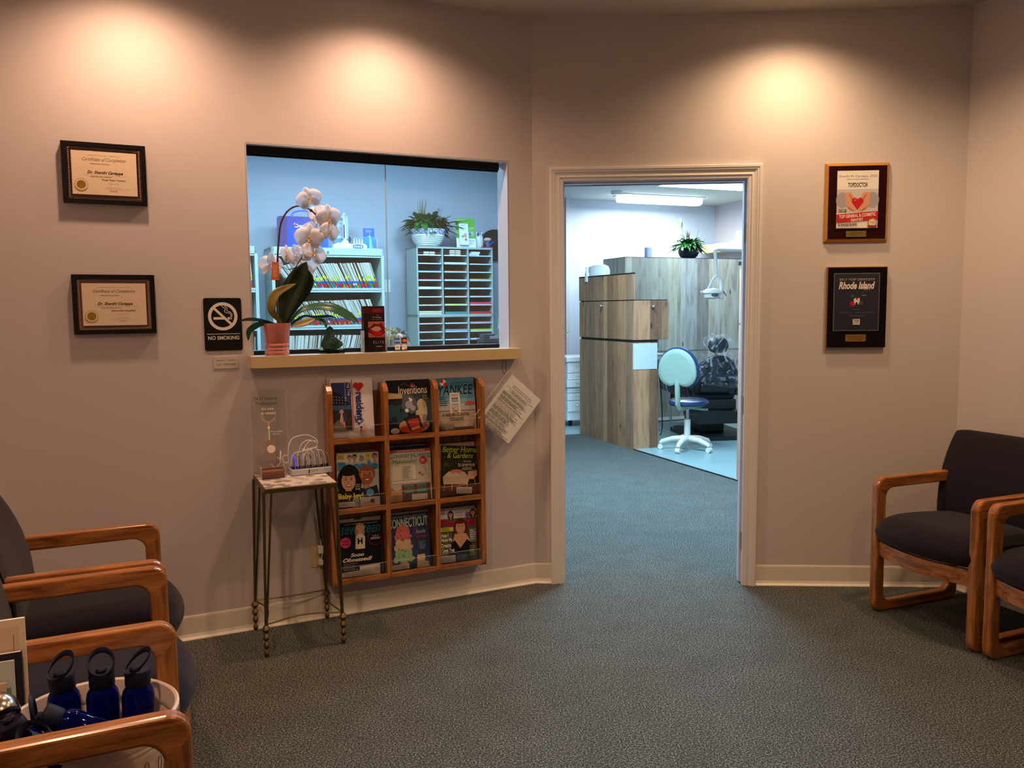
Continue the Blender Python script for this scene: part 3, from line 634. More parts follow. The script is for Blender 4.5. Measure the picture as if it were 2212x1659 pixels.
def d_seventeen(b, w, h):
    b.rect(-w / 2, w / 2, 0, h, C(20, 22, 36)).text('seventeen', -w / 2 + .004, w / 2 - .004, h - .056, h - .014, C(28, 104, 124), shear=.3, bold=.01)
    b.text('CUTE THINGS YOU WILL LOVE', -.075, .08, h - .012, h - .007, WH)
    b.disc(-.002, h - .032, .022, C(190, 150, 112), .026).disc(-.004, h - .050, .022, C(180, 138, 100), .030); face(b, -.004, h - .032, .010, C(208, 164, 140), C(196, 156, 112), True)
    b.poly([(-.028, h - .125), (-.024, h - .066), (-.010, h - .056), (.006, h - .056), (.020, h - .070), (.018, h - .128)], C(226, 210, 190)).text('H', -.016, .008, h - .104, h - .076, C(22, 20, 26), bold=.06)
    b.rect(-.026, .018, h - .150, h - .126, C(22, 20, 30)).disc(-.072, h - .092, .0245, C(206, 66, 106)).text('HAIR', -.088, -.056, h - .090, h - .080, C(60, 12, 40), bold=.02).text('IDEAS', -.088, -.056, h - .104, h - .094, C(60, 12, 40), bold=.02)
    hp = [(.070 + .036 * math.copysign(abs(math.sin(t)) ** 1.5, math.sin(t)), h - .080 + .030 * (.8 * math.cos(t) - .35 * math.cos(2 * t) - .2 * math.cos(3 * t)) - .006) for t in [2 * PI * k / 28 for k in range(29)]]
    b.line(hp, .0026, C(150, 30, 46)).text('LILI', .058, .082, h - .076, h - .068, WH).text('REINHART', .046, .092, h - .088, h - .079, WH, bold=.01)
    b.text('Sooo', -.052, .012, h - .160, h - .142, C(226, 212, 190), shear=.3, bold=.04).text('Obsessed!', -.088, .050, h - .182, h - .163, C(226, 212, 190), shear=.3, bold=.04)
    b.lines(-.086, -.01, h - .222, h - .186, 5, C(140, 130, 130), 5).poly([(-w / 2, .0), (w / 2 - .012, .0), (w / 2 - .012, .047), (-.01, .044), (-.012, .026), (-w / 2, .022)], C(224, 206, 192)).lines(-.085, .07, .002, .02, 3, C(190, 150, 136), 6)
def d_conn(b, w, h):
    b.rect(-w / 2, w / 2, 0, h, C(52, 66, 108)).rect(-w / 2, w / 2, h - .07, h, C(44, 56, 104))
    b.text('CONNECTICUT', -w / 2 + .004, w / 2 - .004, h - .064, h - .018, C(190, 206, 168), bold=.02).text('SUMMER FOOD AND FUN ACROSS THE STATE', -.085, .09, h - .014, h - .009, WH)
    for col, z, rx, rz in ((C(150, 186, 140), .075, .046, .042), (C(206, 178, 140), .125, .042, .034), (C(206, 108, 104), .175, .038, .034)):
        for k in range(9): b.disc(-.030 + rx * .9 * math.cos(k * .7), z - rz * .62 + .006 * math.sin(k * 2.2), rx * .26, col, rz * .24, 10)
        b.disc(-.030, z, rx * .92, col, rz)
    rr = random.Random(7)
    for k in range(26):
        z = rr.uniform(.05, .205); b.disc(-.03 + rr.uniform(-.03, .03), z, rr.uniform(.0012, .0034), C(60, 70, 50) if z < .1 else C(150, 96, 60) if z < .15 else C(160, 40, 50), n=6)
    b.poly([(-.052, .035), (-.010, .035), (-.022, 0), (-.042, 0)], C(206, 170, 110))
    b.text('The', .024, .042, h - .080, h - .066, C(170, 60, 90), shear=.3).text('Inside', .034, .082, h - .098, h - .078, C(180, 190, 206), shear=.4).text('Scoop', .036, .088, h - .124, h - .100, C(176, 60, 90), shear=.4).line([(.022, h - .07), (.03, h - .1), (.046, h - .13), (.04, h - .16)], .002, C(176, 60, 90)).lines(.048, .08, .085, .125, 6, C(130, 150, 160), 4)
    b.rect(-w / 2, w / 2, 0, .022, C(22, 22, 26)).poly([(.03, .0), (.095, .0), (.088, .025), (.072, .03), (.072, .062), (.034, .062)], C(206, 176, 146)).label = 0
    label_box(b, -w / 2 + .010, -.008, .004, .026)
def d_people2(b, w, h):
    b.rect(-w / 2, w / 2, 0, h, C(92, 96, 74)).rect(-w / 2, w / 2, h - .040, h, C(206, 202, 206))
    b.text('Heartbreak', -.090, -.052, h - .018, h - .011, C(30, 100, 150)).text('Meghan &', -.012, .024, h - .018, h - .010, BK).text('the Queen', -.012, .024, h - .030, h - .022, BK)
    face(b, -.038, h - .020, .011, C(196, 150, 124), C(20, 16, 18)); face(b, .078, h - .018, .012, C(186, 120, 90), C(40, 24, 20), True); b.disc(.05, h - .026, .013, C(120, 80, 140))
    b.text('People', -w / 2 + .006, w / 2 - .006, h - .090, h - .040, C(166, 26, 62), bold=.05)
    b.disc(.008, .125, .040, C(84, 34, 22), .085); face(b, .010, .165, .026, C(206, 150, 120), C(90, 36, 22))
    b.poly([(-.022, .135), (.038, .135), (.062, .09), (.0, .045), (-.035, .09)], C(206, 154, 124)).poly([(-.06, .02), (-.05, .085), (-.022, .105), (.005, .065), (.042, .105), (.066, .085), (.07, .02)], C(20, 20, 28))
    b.rect(.055, .092, .09, .155, C(120, 130, 140)).lines(.058, .09, .10, .15, 5, WH, 4).lines(.055, .09, .02, .075, 6, C(176, 166, 120), 8)
    b.rect(-w / 2 + .003, -.028, .150, .170, C(196, 200, 60)).lines(-.086, -.032, .152, .168, 2, C(60, 60, 20), 8)
    for k, s_ in enumerate(('How I', 'Made My', 'Dreams', 'Come True')): b.text(s_, -w / 2 + .004, -w / 2 + .004 + (.036, .058, .050, .066)[k], .122 - .024 * k, .142 - .024 * k, WH, bold=.02)
    b.rect(-.018, .05, .0, .036, C(44, 48, 66)).lines(-.012, .045, .004, .032, 6, C(130, 130, 140), 9); label_box(b, -w / 2 + .002, -.022, .002, .034)
magazine('newspaper', 'folded local newspaper turned sideways in the top left rack pocket', 'newspaper', -.947, .839, .195, .270, d_news, .008, th=.010)
magazine('magazine', 'dark magazine with a machine on the cover, top middle rack pocket', 'magazine', -.677, .839, .214, .252, d_inv, .0)
magazine('magazine', 'pale blue seaside magazine with a lifeguard chair, top right rack pocket', 'magazine', -.440, .840, .196, .248, d_yankee, .0)
magazine('magazine', 'magazine with a smiling couple on the cover, left middle rack pocket', 'magazine', -.932, .517, .196, .248, d_people, .03)
magazine('magazine', 'pale kitchen magazine with blue chairs on the cover, centre rack pocket', 'magazine', -.678, .518, .207, .243, d_country, .01)
magazine('magazine', 'dark green garden magazine tilted in the right middle rack pocket', 'magazine', -.437, .522, .194, .236, d_bhg, .085)
magazine('magazine', 'dark magazine with a blond person in a lettered sweater, bottom left rack pocket', 'magazine', -.925, .191, .196, .250, d_seventeen, .02)
magazine('magazine', 'blue magazine with a tall ice cream cone, bottom middle rack pocket', 'magazine', -.690, .191, .204, .260, d_conn, .0)
magazine('magazine', 'magazine with a long haired person in a black top, bottom right rack pocket', 'magazine', -.442, .191, .192, .250, d_people2, .03)
def plain(c, extra=None):
    def f(b, w, h):
        b.rect(-w / 2, w / 2, 0, h, c)
        if extra: extra(b, w, h)
    return f
BACK = [('newspaper', 'second newspaper just behind the sideways one in the top left rack pocket', 'newspaper', -.958, .842, .190, .272, plain(C(200, 196, 204))),
        ('magazine', 'white edged magazine mostly hidden behind the machine cover', 'magazine', -.690, .842, .205, .252, plain(C(214, 206, 196))),
        ('magazine', 'magazine mostly hidden behind the seaside cover', 'magazine', -.432, .842, .196, .246, plain(C(40, 44, 60))),
        ('magazine', 'grey magazine mostly hidden behind the smiling couple cover', 'magazine', -.928, .520, .196, .252, plain(C(120, 112, 96))),
        ('magazine', 'dark blue magazine peeking out above the kitchen cover', 'magazine', -.686, .520, .206, .264, plain(C(34, 40, 62), lambda b, w, h: b.text('THE BEST OUT OF YOUR SUMMER SAILING', -w / 2 + .004, w / 2 - .004, h - .012, h - .005, C(190, 186, 190)))),
        ('magazine', 'white magazine with red lettering peeking out above the garden cover', 'magazine', -.440, .520, .204, .250, plain(C(214, 200, 190), lambda b, w, h: b.rect(-w / 2 + .002, -w / 2 + .022, h - .07, h - .012, C(176, 40, 40)))),
        ('magazine', 'white magazine peeking out above the dark lettered sweater cover', 'magazine', -.918, .193, .196, .262, plain(C(220, 210, 200), lambda b, w, h: b.disc(-.01, h - .004, .02, C(90, 70, 60), .004))),
        ('magazine', 'white edged magazine just behind the ice cream cover', 'magazine', -.686, .193, .204, .264, plain(C(206, 206, 210))),
        ('magazine', 'pale magazine just behind the long haired person cover', 'magazine', -.436, .193, .192, .258, plain(C(200, 190, 176)))]
for nm, lab, cat, cx, z0, w, h, fn in BACK: magazine(nm, lab, cat, cx, z0, w, h, fn, y=-.046, tilt=0, lean=-6.5)
# ---- hanging notice
t = thing('hanging_notice', 'white printed notice in a clear sleeve hanging askew beside the rack', 'notice', at(FL, -.172, -.082, .926, ry=math.radians(41)))
b = MB().box(-.104, .104, -.002, .001, -.136, .136, M_paper); b.art(-.002, 0, 0); ik = C(110, 100, 94)
b.text('NOTICE OF PRIVACY PRACTICES', -.062, .070, .088, .094, ik, bold=.03).lines(-.06, .07, .098, .104, 1, ik, 2).line([(-.088, .080), (.090, .080)], .0016, ik).lines(-.07, .07, .062, .076, 3, ik, 3, center=True).line([(-.075, .057), (.06, .057)], .0012, ik)
z = .052
for k, n in enumerate((4, 5, 2, 1, 1, 1, 5, 6, 3, 4, 7)):
    h = n * .0042; b.lines(-.088, .090, z - h, z, n, C(150, 138, 128), k, fill=.62); z -= h + .0035
b.build('printed_page', t)
b = MB().box(-.128, -.106, -.0025, -.0020, -.138, .138, M_acr).box(-.106, .106, -.0005, .0012, .136, .139, M_acre).box(-.128, -.127, -.004, .001, -.138, .138, M_acre).box(-.106, -.105, -.004, .001, -.138, .138, M_acre)
b.build('clear_sleeve', t)
o = MB(); th_ = [2 * PI * k / 28 for k in range(28)]
o.tube([(-.200 + .0135 * math.cos(a), -.080 + .006 * math.cos(a), 1.134 + .033 * math.sin(a)) for a in th_], .0014, M_black, 6, cap=False, loop=True)
tag(o.build('hanging_ring', M=FL), 'thin black ring under the counter ledge holding the notice sleeve', 'ring')
# ---- wall outlet and charging cord
t = thing('wall_outlet', 'ivory wall outlet with a white charger behind the narrow table', 'outlet', at(FL, -1.113, 0, .302))
IV = mat('ivory_plastic', (206, 184, 140), .4)
b = MB(); b.prism(rrect(-.036, .036, -.058, .058, .004), -.004, 0, IV)
b.build('cover_plate', t, bevel=.001)
MB().box(-.004, .020, -.030, -.004, .008, .044, M_white).build('charger_plug', t, bevel=.003); MB().box(-.002, .018, -.030, -.004, -.046, -.020, M_white).build('charger_plug', t, bevel=.003)
# ---- narrow console table with tile top
t = thing('console_table', 'narrow brass table with hexagon tile top below the no smoking sign', 'table', at(FL, 0, 0, 0))
tx0, tx1, ty0, ty1, tz = -1.390, -1.090, -.345, -.028, .702
b = MB().box(tx0, tx1, ty0, ty1, tz - .022, tz - .004, M_brass); b.build('top_frame', t, bevel=.001)
W1, W2, W3 = mat('white_marble_tile', (224, 212, 200), .3), mat('grey_marble_tile', (150, 142, 144), .3, var=.15), mat('pale_grey_tile', (186, 178, 174), .3)
b = MB().box(tx0 + .006, tx1 - .006, ty0 + .006, ty1 - .004, tz - .006, tz - .0012, W1)
rr = random.Random(3); r = .021; j = 0
y = ty0 + .02
while y < ty1 - .01:
    x = tx0 + .02 + (r * .87 if j % 2 else 0)
    while x < tx1 - .016:
        q = rr.random(); mt = W2 if q < .38 else W3 if q < .5 else W1
        P = [(min(max(x + .93 * r * math.sin(PI / 3 * k), tx0 + .006), tx1 - .006), min(max(y + .93 * r * math.cos(PI / 3 * k), ty0 + .006), ty1 - .006)) for k in range(6)]
        b.prism(P, tz - .0014, tz, mt, 'z'); x += r * 1.74
    y += r * 1.5; j += 1
b.build('tile_top', t)
def turned(x, y, z0, z1, b):
    pr_ = []; n = 4; H = z1 - z0
    for k in range(n):
        for u, rad in ((0, .006), (.15, .010), (.5, .0155), (.85, .010), (.97, .006)): pr_.append((rad * (1.1 - .12 * (n - 1 - k)), z0 + H * (k + u) / n))
    b.lathe(pr_, M_brass, 14, (x, y, 0))
for fx, fy, kx, ky in ((tx0 - .012, ty0 + .004, 1, 1), (tx1 + .006, ty0 + .004, -1, 1), (tx0 - .012, ty1 + .004, 1, -1), (tx1 + .006, ty1 + .004, -1, -1)):
    b = MB(); turned(fx, fy, 0, .135, b)
    for dx_, dy_ in ((0, 0), (kx * .012, 0), (0, ky * .010)):
        b.cyl((fx + dx_ * .3, fy + dy_ * .3, .133), (fx + kx * .012 + dx_ * 2.4, fy + dy_ * 2.4, tz - .02), .0048, M_brass, 8)
    b.build('leg', t)
def rail(p, q, bow):
    m = ((p[0] + q[0]) / 2 + bow[0], (p[1] + q[1]) / 2 + bow[1], p[2] + .006)
    MB().tube(bez([p, m, q], 8), .0032, M_brass, 6).build('stretcher', t)
zz = .137; A, B_, C_, D_ = (tx0 - .01, ty0 + .004, zz), (tx1 + .004, ty0 + .004, zz), (tx1 + .004, ty1 + .004, zz), (tx0 - .01, ty1 + .004, zz)
rail(A, B_, (0, .03)); rail(B_, C_, (-.03, 0)); rail(C_, D_, (0, -.03)); rail(D_, A, (.03, 0))
# ---- acrylic sign on the table, leaning back
t = thing('acrylic_sign', 'tall clear acrylic whitening sign standing at the back of the narrow table', 'sign', at(FL, -1.325, -.096, tz + .001, rx=math.radians(-8), ry=.02))
w = .076; b = MB().box(-w, w, 0, .0035, 0, .375, M_acr); b.box(w - .001, w + .0005, 0, .0038, 0, .375, M_acre).box(-w - .0005, -w + .001, 0, .0038, 0, .375, M_acre); b.build('panel', t)
b = MB().art(0, 0, 0); dk = C(60, 46, 42); wt = C(240, 224, 206)
b.text('GLO Science', -.058, .038, .331, .345, dk).text('Professional', -.052, .038, .309, .324, dk)
b.text("It's time", -.026, .023, .287, .299, wt, bold=.01).text('to whiten!', -.032, .030, .268, .280, wt, bold=.01)
gl = C(206, 160, 132)
gp = [(-.031 + .004 * (k % 2) * 0, .268 - 0) for k in range(1)]
def arc(cx, cz, rx_, rz_, a0, a1, n=18): return [(cx + rx_ * math.cos(a0 + (a1 - a0) * k / n), cz + rz_ * math.sin(a0 + (a1 - a0) * k / n)) for k in range(n + 1)]
b.line(arc(-.001, .266, .031, .033, PI, 2 * PI), .0022, gl).line(arc(-.001, .262, .026, .026, PI * 1.05, PI * 1.9), .0012, wt).line([(-.001, .233), (-.001, .215)], .007, gl).rect(-.006, .004, .205, .216, wt).line([(-.001, .208), (.0, .156)], .0035, wt)
b.text('Ask us how', .006, .058, .189, .197, wt).text('#gotglow', .012, .050, .178, .185, wt)
b.line(arc(-.016, .130, .024, .026, PI * .5, PI * 1.35), .0028, gl)
b.poly(rrect(-.014, .026, .072, .156, .009), C(150, 126, 112)).disc(.006, .117, .0175, wt, n=32)
b.line([(.042, .060), (.045, .105)], .0055, wt).line(arc(.028, .062, .014, .016, -.3 * PI, .45 * PI), .005, wt).line(arc(.066, .070, .014, .017, .35 * PI, 1.7 * PI), .0055, wt).line([(.004, .052), (.020, .030), (.034, .046)], .004, wt)
b.build('printing', t)
# ---- leaflet holder and charging station on the table
t = thing('leaflet_holder', 'small clear holder with brown leaflets at the left of the tile top', 'leaflet holder', at(FL, -1.322, -.128, tz + .0005))
b = MB().box(-.048, .048, -.030, .022, 0, .003, M_acr).box(-.048, .048, -.030, -.028, 0, .028, M_acr).box(-.050, -.048, -.030, .022, 0, .05, M_acre).box(.048, .050, -.030, .022, 0, .05, M_acre).box(-.048, .048, .020, .022, 0, .072, M_acr); b.build('holder', t)
b = MB()
for k in range(5): b.box(-.046 + .002 * (k % 2), .046 - .002 * ((k + 1) % 2), -.024 + .008 * k, -.021 + .008 * k, .003, .030 + .004 * (k % 3) + k * .002, C(*((150, 96, 70), (196, 150, 120), (120, 74, 56), (206, 168, 140), (160, 110, 84))[k]))
b.build('leaflets', t)
t = thing('charging_station', 'silver charging station with clear dividers and white cables on tile top', 'charger', at(FL, -1.158, -.105, tz + .0005, rz=.02))
SIL = mat('silver_plastic', (196, 200, 206), .35, metal=.3)
b = MB().box(-.088, .088, -.040, .040, .002, .028, SIL); b.build('base', t, bevel=.003)
b = MB().box(-.082, .084, -.034, .036, .028, .0290, M_black); b.art(-.0402, 0, 0); b.text('3', -.016, -.008, .008, .022, BK, bold=.06).text('SIMICORE', -.003, .026, .014, .020, C(120, 122, 130)).lines(.0, .02, .009, .012, 1, C(150, 150, 156), 3); b.build('slot_top', t)
M_blue = mat('blue_indicator', (40, 30, 255), .4, emis=4, var=0)
for k in range(7):
    x = -.070 + .0245 * k; b = MB(); b.prism([(-.030, .028), (-.030, .060), (-.022, .078), (.020, .082), (.030, .070), (.030, .028)], x, x + .0022, M_acr, 'x')
    b.tube([(x + .001, -.030, .028), (x + .001, -.030, .060), (x + .001, -.022, .078), (x + .001, .020, .082), (x + .001, .03, .07)], .0009, M_blue if k == 0 else M_acre, 5)
    b.build('divider', t)
rr = random.Random(8)
cb = [[(-.082, .02, .030), (-.094, -.01, .10), (-.078, -.005, .155), (-.035, .0, .170), (.0, .0, .168), (.030, 0, .150), (.040, 0, .13)],
      [(-.05, 0, .03), (-.052, 0, .08), (-.03, .01, .13), (.0, .01, .145), (.032, 0, .132), (.038, .01, .115), (.01, 0, .105), (-.02, 0, .09), (-.03, 0, .03)],
      [(-.03, 0, .03), (-.032, -.01, .09), (-.02, 0, .115), (.0, 0, .14), (.034, .01, .140)], [(-.082, 0, .045), (-.07, 0, .09), (-.03, -.01, .102), (.0, 0, .108), (.03, 0, .112)],
      [(-.005, 0, .03), (-.002, 0, .07), (-.01, 0, .10), (-.03, .01, .108)], [(.02, 0, .03), (.022, 0, .075), (.008, 0, .1), (-.02, .01, .103)], [(.045, 0, .03), (.042, 0, .08), (.03, 0, .12)],
      [(.07, 0, .03), (.066, 0, .07), (.055, 0, .095), (.04, 0, .10), (-.01, .01, .11)]]
for c in cb: MB().tube(bez(c, 6), .0016, M_white, 6).build('cable', t)
for x, z, l in ((-.028, .036, .05), (-.018, .034, .035), (.0, .036, .025), (.028, .034, .045), (.052, .036, .03)): MB().cyl((x, 0, z), (x + .004, 0, z + l), .0036, M_white, 8).build('connector', t)
b = MB().tube(bez([(-1.125, -.03, .69), (-1.135, -.02, .60), (-1.120, -.018, .52), (-1.110, -.02, .42), (-1.103, -.034, .345)], 8), .0018, M_white, 6)
tag(b.build('power_cable', M=FL), 'white cord hanging from the tile-top table to the wall outlet', 'cord')
b = MB().tube(bez([(-1.128, -.03, .70), (-1.143, -.02, .60), (-1.118, -.02, .47), (-1.106, -.02, .36), (-1.098, -.03, .32), (-1.106, -.032, .275)], 8), .0018, M_white, 6)
tag(b.build('power_cable', M=FL), 'second thinner white cord looping lower into the wall outlet', 'cord')
# ================================================================ ON THE COUNTER LEDGE
# ---- orchid
t = thing('potted_orchid', 'white orchid arching from a pink glazed pot on the counter ledge', 'orchid', at(FL, -1.265, -.006, wz0))
PK = mat('pink_glaze', (206, 128, 112), .16, var=.05)
MB().lathe([(.0, .001), (.050, .001), (.053, .006), (.053, .016), (.050, .021), (.053, .027), (.050, .034), (.053, .042), (.0525, .048), (.0495, .053), (.0515, .058), (.056, .10), (.0625, .138), (.0625, .141), (.060, .141), (.056, .12), (.0, .118)], PK, 40, cap=False).build('pot', t)
MB().lathe([(.0, .124), (.03, .126), (.057, .121)], mat('bark_mix', (70, 50, 36), .9, var=.5, scale=200), 16, cap=False).build('bark', t)
STM = mat('orchid_stem', (66, 40, 34), .5, var=.2)
O = lambda x, z, y=0: (x + 1.265, y + .006, z - wz0)
st = [O(-1.247, 1.36, .01), O(-1.246, 1.48, .01), O(-1.249, 1.631), O(-1.239, 1.74), O(-1.228, 1.801), O(-1.200, 1.850), O(-1.162, 1.874), O(-1.125, 1.872), O(-1.09, 1.852, -.005), O(-1.062, 1.815, -.01), O(-1.055, 1.775, -.01), O(-1.075, 1.735, -.012), O(-1.104, 1.705, -.01), O(-1.135, 1.665, -.01), O(-1.160, 1.628, -.005), O(-1.175, 1.605), O(-1.205, 1.598)]
SP = bez(st, 6); n = len(SP)
MB().tube(SP, [.0048 - .0028 * k / n for k in range(n)], STM, 8).build('flower_stem', t)
MB().cyl(O(-1.252, 1.36, .004), O(-1.250, 1.60, -.002), .0026, mat('bamboo_stake', (90, 66, 40), .6), 8).build('stake', t)
b = MB()
for x, z in ((-1.098, 1.858), (-1.122, 1.668), (-1.128, 1.878)): b.ball(O(x, z, -.006), .0075, STM, 10)
b.build('bud', t)
PT = mat('orchid_petal', (252, 244, 244), .5, var=.05, scale=40)
_N = PT.node_tree.nodes; _L = PT.node_tree.links; _o = _N['Material Output']; _t = _N.new('ShaderNodeBsdfTranslucent'); _t.inputs[0].default_value = (.95, .93, .95, 1); _x = _N.new('ShaderNodeMixShader'); _x.inputs[0].default_value = .45
_L.new(_N['Principled BSDF'].outputs[0], _x.inputs[1]); _L.new(_t.outputs[0], _x.inputs[2]); _L.new(_x.outputs[0], _o.inputs[0]); LP = mat('orchid_lip', (206, 170, 70), .5, var=.3, scale=200)
def flower(c, s, face_, roll):
    """phalaenopsis bloom; face_ is the way it looks"""
    F = Vector(face_).normalized(); up = Vector((0, 0, 1)); R = F.cross(up).normalized() * -1; U = R.cross(F).normalized() * -1
    if U.z < 0: U = -U
    Mx = Matrix((R, -F, U)).transposed().to_4x4(); Mx = Matrix.Translation(c) @ Mx @ Matrix.Rotation(roll, 4, 'Y')
    b = MB()
    def petal(a, L, W, wide, back):
        nu, nv = 8, 5; V = []
        for i in range(nu + 1):
            u = i / nu; hw = W * (math.sin(PI * min(1, u ** wide)) ** .6 if 0 < u < 1 else .0) + .0006
            for j in range(nv):
                v = -1 + 2 * j / (nv - 1); rad = u * L; w_ = v * hw
                y = -.10 * s * math.sin(u * 2.2) * (.55) + abs(v) ** 2 * .10 * s * u + back
                V.append((rad * math.cos(a) - w_ * math.sin(a), y, rad * math.sin(a) + w_ * math.cos(a)))
        Fc = [(i * nv + j, i * nv + j + 1, (i + 1) * nv + j + 1, (i + 1) * nv + j) for i in range(nu) for j in range(nv - 1)]
        b.add(V, Fc, PT, True, Mx)
    for a in (PI / 2, PI / 2 + 2.3, PI / 2 - 2.3): petal(a, s * .92, s * .30, .9, .003)
    for a in (.12, PI - .12): petal(a, s * 1.0, s * .62, .72, -.002)
    o = b.build('flower', t, solid=.0006)
    b = MB(); b.ball((0, -.008, .002), s * .07, LP, 10, T=Mx); b.ball((s * .08, -.008, -s * .10), s * .07, LP, 10, sz=.7, T=Mx).ball((-s * .08, -.008, -s * .10), s * .07, LP, 10, sz=.7, T=Mx)
    b.tube([(0, -.008, -s * .12), (0, -.016, -s * .25), (0, -.014, -s * .36)], [s * .07, s * .05, s * .01], LP, 8, T=Mx); b.build('lip', o)
FL_ = [((-1.108, 1.905, -.02), .050, (-.1, -1, -.25), -.35), ((-1.028, 1.828, -.03), .052, (.25, -1, -.3), -.15), ((-1.055, 1.845, .02), .048, (-.2, 1, -.1), .2),
       ((-1.022, 1.765, -.02), .050, (.6, -1, -.2), .1), ((-1.115, 1.736, -.03), .056, (-.25, -1, -.2), .12), ((-1.095, 1.668, -.02), .054, (.35, -1, .1), .3),
       ((-1.080, 1.775, .03), .046, (.2, 1, 0), 0), ((-1.208, 1.655, -.02), .046, (-1, -.35, -.4), .2), ((-1.275, 1.618, .03), .050, (-.3, 1, .1), 0), ((-1.130, 1.618, .035), .052, (.1, 1, .1), 0), ((-1.155, 1.665, .03), .046, (0, 1, .2), .4)]
for (x, z, y), s, f, r in FL_: flower(O(x, z, y), s * 1.2, f, r)
for p, q in (((-1.125, 1.872), (-1.108, 1.900)), ((-1.088, 1.850), (-1.04, 1.835)), ((-1.055, 1.775), (-1.03, 1.765)), ((-1.104, 1.705), (-1.113, 1.730)), ((-1.12, 1.685), (-1.098, 1.672)), ((-1.160, 1.628), (-1.205, 1.66)), ((-1.205, 1.598), (-1.262, 1.62))):
    MB().cyl(O(p[0], p[1], -.006), O(q[0], q[1], -.012), .0014, mat('green_pedicel', (140, 140, 80), .5), 6).build('pedicel', t)
LFD, LFO, LFG = mat('orchid_leaf_dark', (26, 44, 18), .35, var=.2, scale=14), mat('orchid_leaf_olive', (128, 116, 56), .38, var=.2, scale=14), mat('orchid_leaf_green', (44, 92, 66), .32, var=.2, scale=14)
def leafstrip(pts, W, mt, roll=0, name='leaf', parent=None, cup=.25, peak=.55, th=.0012):
    P = bez(pts, 8); n = len(P); b = MB(); V = []; nv = 5
    for i in range(n):
        u = i / (n - 1); d = (P[min(i + 1, n - 1)] - P[max(i - 1, 0)]).normalized()
        side = d.cross(Vector((0, -1, 0))); 
        if side.length < .2: side = Vector((1, 0, 0))
        side.normalize(); nrm = side.cross(d).normalized(); a = roll if not isinstance(roll, tuple) else roll[0] + (roll[1] - roll[0]) * u
        sd = side * math.cos(a) + nrm * math.sin(a); nn = nrm * math.cos(a) - side * math.sin(a)
        e = math.sin(PI * u ** (math.log(.5) / math.log(peak))) if 0 < u < 1 else 0
        w_ = W * max(.16 * (1 - u), e ** .75) + .0004
        for j in range(nv):
            v = -1 + 2 * j / (nv - 1); V.append(tuple(P[i] + sd * v * w_ + nn * (v * v) * w_ * cup))
    b.add(V, [(i * nv + j, i * nv + j + 1, (i + 1) * nv + j + 1, (i + 1) * nv + j) for i in range(n - 1) for j in range(nv - 1)], mt, True)
    return b.build(name, parent, solid=th)
leafstrip([O(-1.235, 1.350), O(-1.215, 1.42), O(-1.175, 1.53), O(-1.125, 1.632, -.01)], .047, LFD, .25, parent=t, peak=.62)
leafstrip([O(-1.225, 1.350), O(-1.18, 1.45, .01), O(-1.13, 1.54, .01), O(-1.118, 1.60, .01)], .036, LFD, -.2, parent=t, peak=.6)
leafstrip([O(-1.240, 1.355, -.02), O(-1.285, 1.42, -.03), O(-1.265, 1.49, -.03), O(-1.180, 1.535, -.035)], .020, LFO, .3, parent=t)
leafstrip([O(-1.220, 1.350), O(-1.15, 1.420, -.02), O(-1.04, 1.430, -.04), O(-.955, 1.390, -.05), O(-.912, 1.362, -.05)], .024, LFG, (.9, .35), parent=t, peak=.6)
leafstrip([O(-1.215, 1.348), O(-1.15, 1.388, -.02), O(-1.10, 1.382, -.03), O(-1.03, 1.385, -.04), O(-1.00, 1.365, -.04)], .016, LFD, 1.0, parent=t)
leafstrip([O(-1.205, 1.345, -.02), O(-1.15, 1.362, -.04), O(-1.105, 1.378, -.05)], .018, LFO, .6, parent=t)
leafstrip([O(-1.235, 1.350, -.01), O(-1.33, 1.378, -.04), O(-1.39, 1.385, -.06), O(-1.43, 1.375, -.07)], .015, LFD, 1.1, parent=t)
leafstrip([O(-1.280, 1.355, -.02), O(-1.335, 1.362, -.035), O(-1.385, 1.335, -.05), O(-1.392, 1.29, -.05)], .014, LFG, .35, parent=t)
leafstrip([O(-1.12, 1.375, -.03), O(-1.08, 1.378, -.04), O(-1.06, 1.355, -.05), O(-1.055, 1.338, -.05)], .009, LFG, .4, parent=t)
b = MB(); b.box(-.015, .0145, -.0008, .0008, -.078, 0, C(206, 110, 66)); b.prism([(-.022, -.078), (.012, -.078), (.0145, -.005), (-.013, -.005)], -.0007, .0009, C(206, 110, 66)); b.art(-.001, 0, 0); b.lines(-.012, .010, -.066, -.012, 9, C(240, 190, 160), 3)
o = b.build('plant_tag', t); o.location = O(-1.262, 1.628, -.022)
# ---- green crystal on glass block
t = thing('crystal_ornament', 'dark green raw crystal on a small glass block on the ledge', 'ornament', at(FL, -1.022, -.010, wz0))
MB().box(-.058, .050, -.025, .025, .0005, .018, pane_mat('glass_block', (.78, .88, .86), 1.5)).box(-.025, .028, -.020, .020, .002, .016, mat('dark_glass_core', (30, 40, 40), .1)).build('glass_base', t)
b = MB(); rr = random.Random(2)
prof_ = [(.001, .018), (.030, .020), (.038, .035), (.034, .055), (.026, .075), (.020, .095), (.016, .112), (.001, .122)]
R_ = []
for r, z in prof_: R_.append([((r * rr.uniform(.72, 1.22)) * math.cos(a) - .008 + (.014 if z < .06 and math.cos(a) > 0 else 0), r * .7 * rr.uniform(.7, 1.2) * math.sin(a), z + rr.uniform(-.004, .004)) for a in [2 * PI * k / 14 for k in range(14)]])
b.rings(R_, mat('green_mineral', (46, 84, 62), .22, var=.7, scale=140, bump=1), smooth=False); b.build('crystal', t)
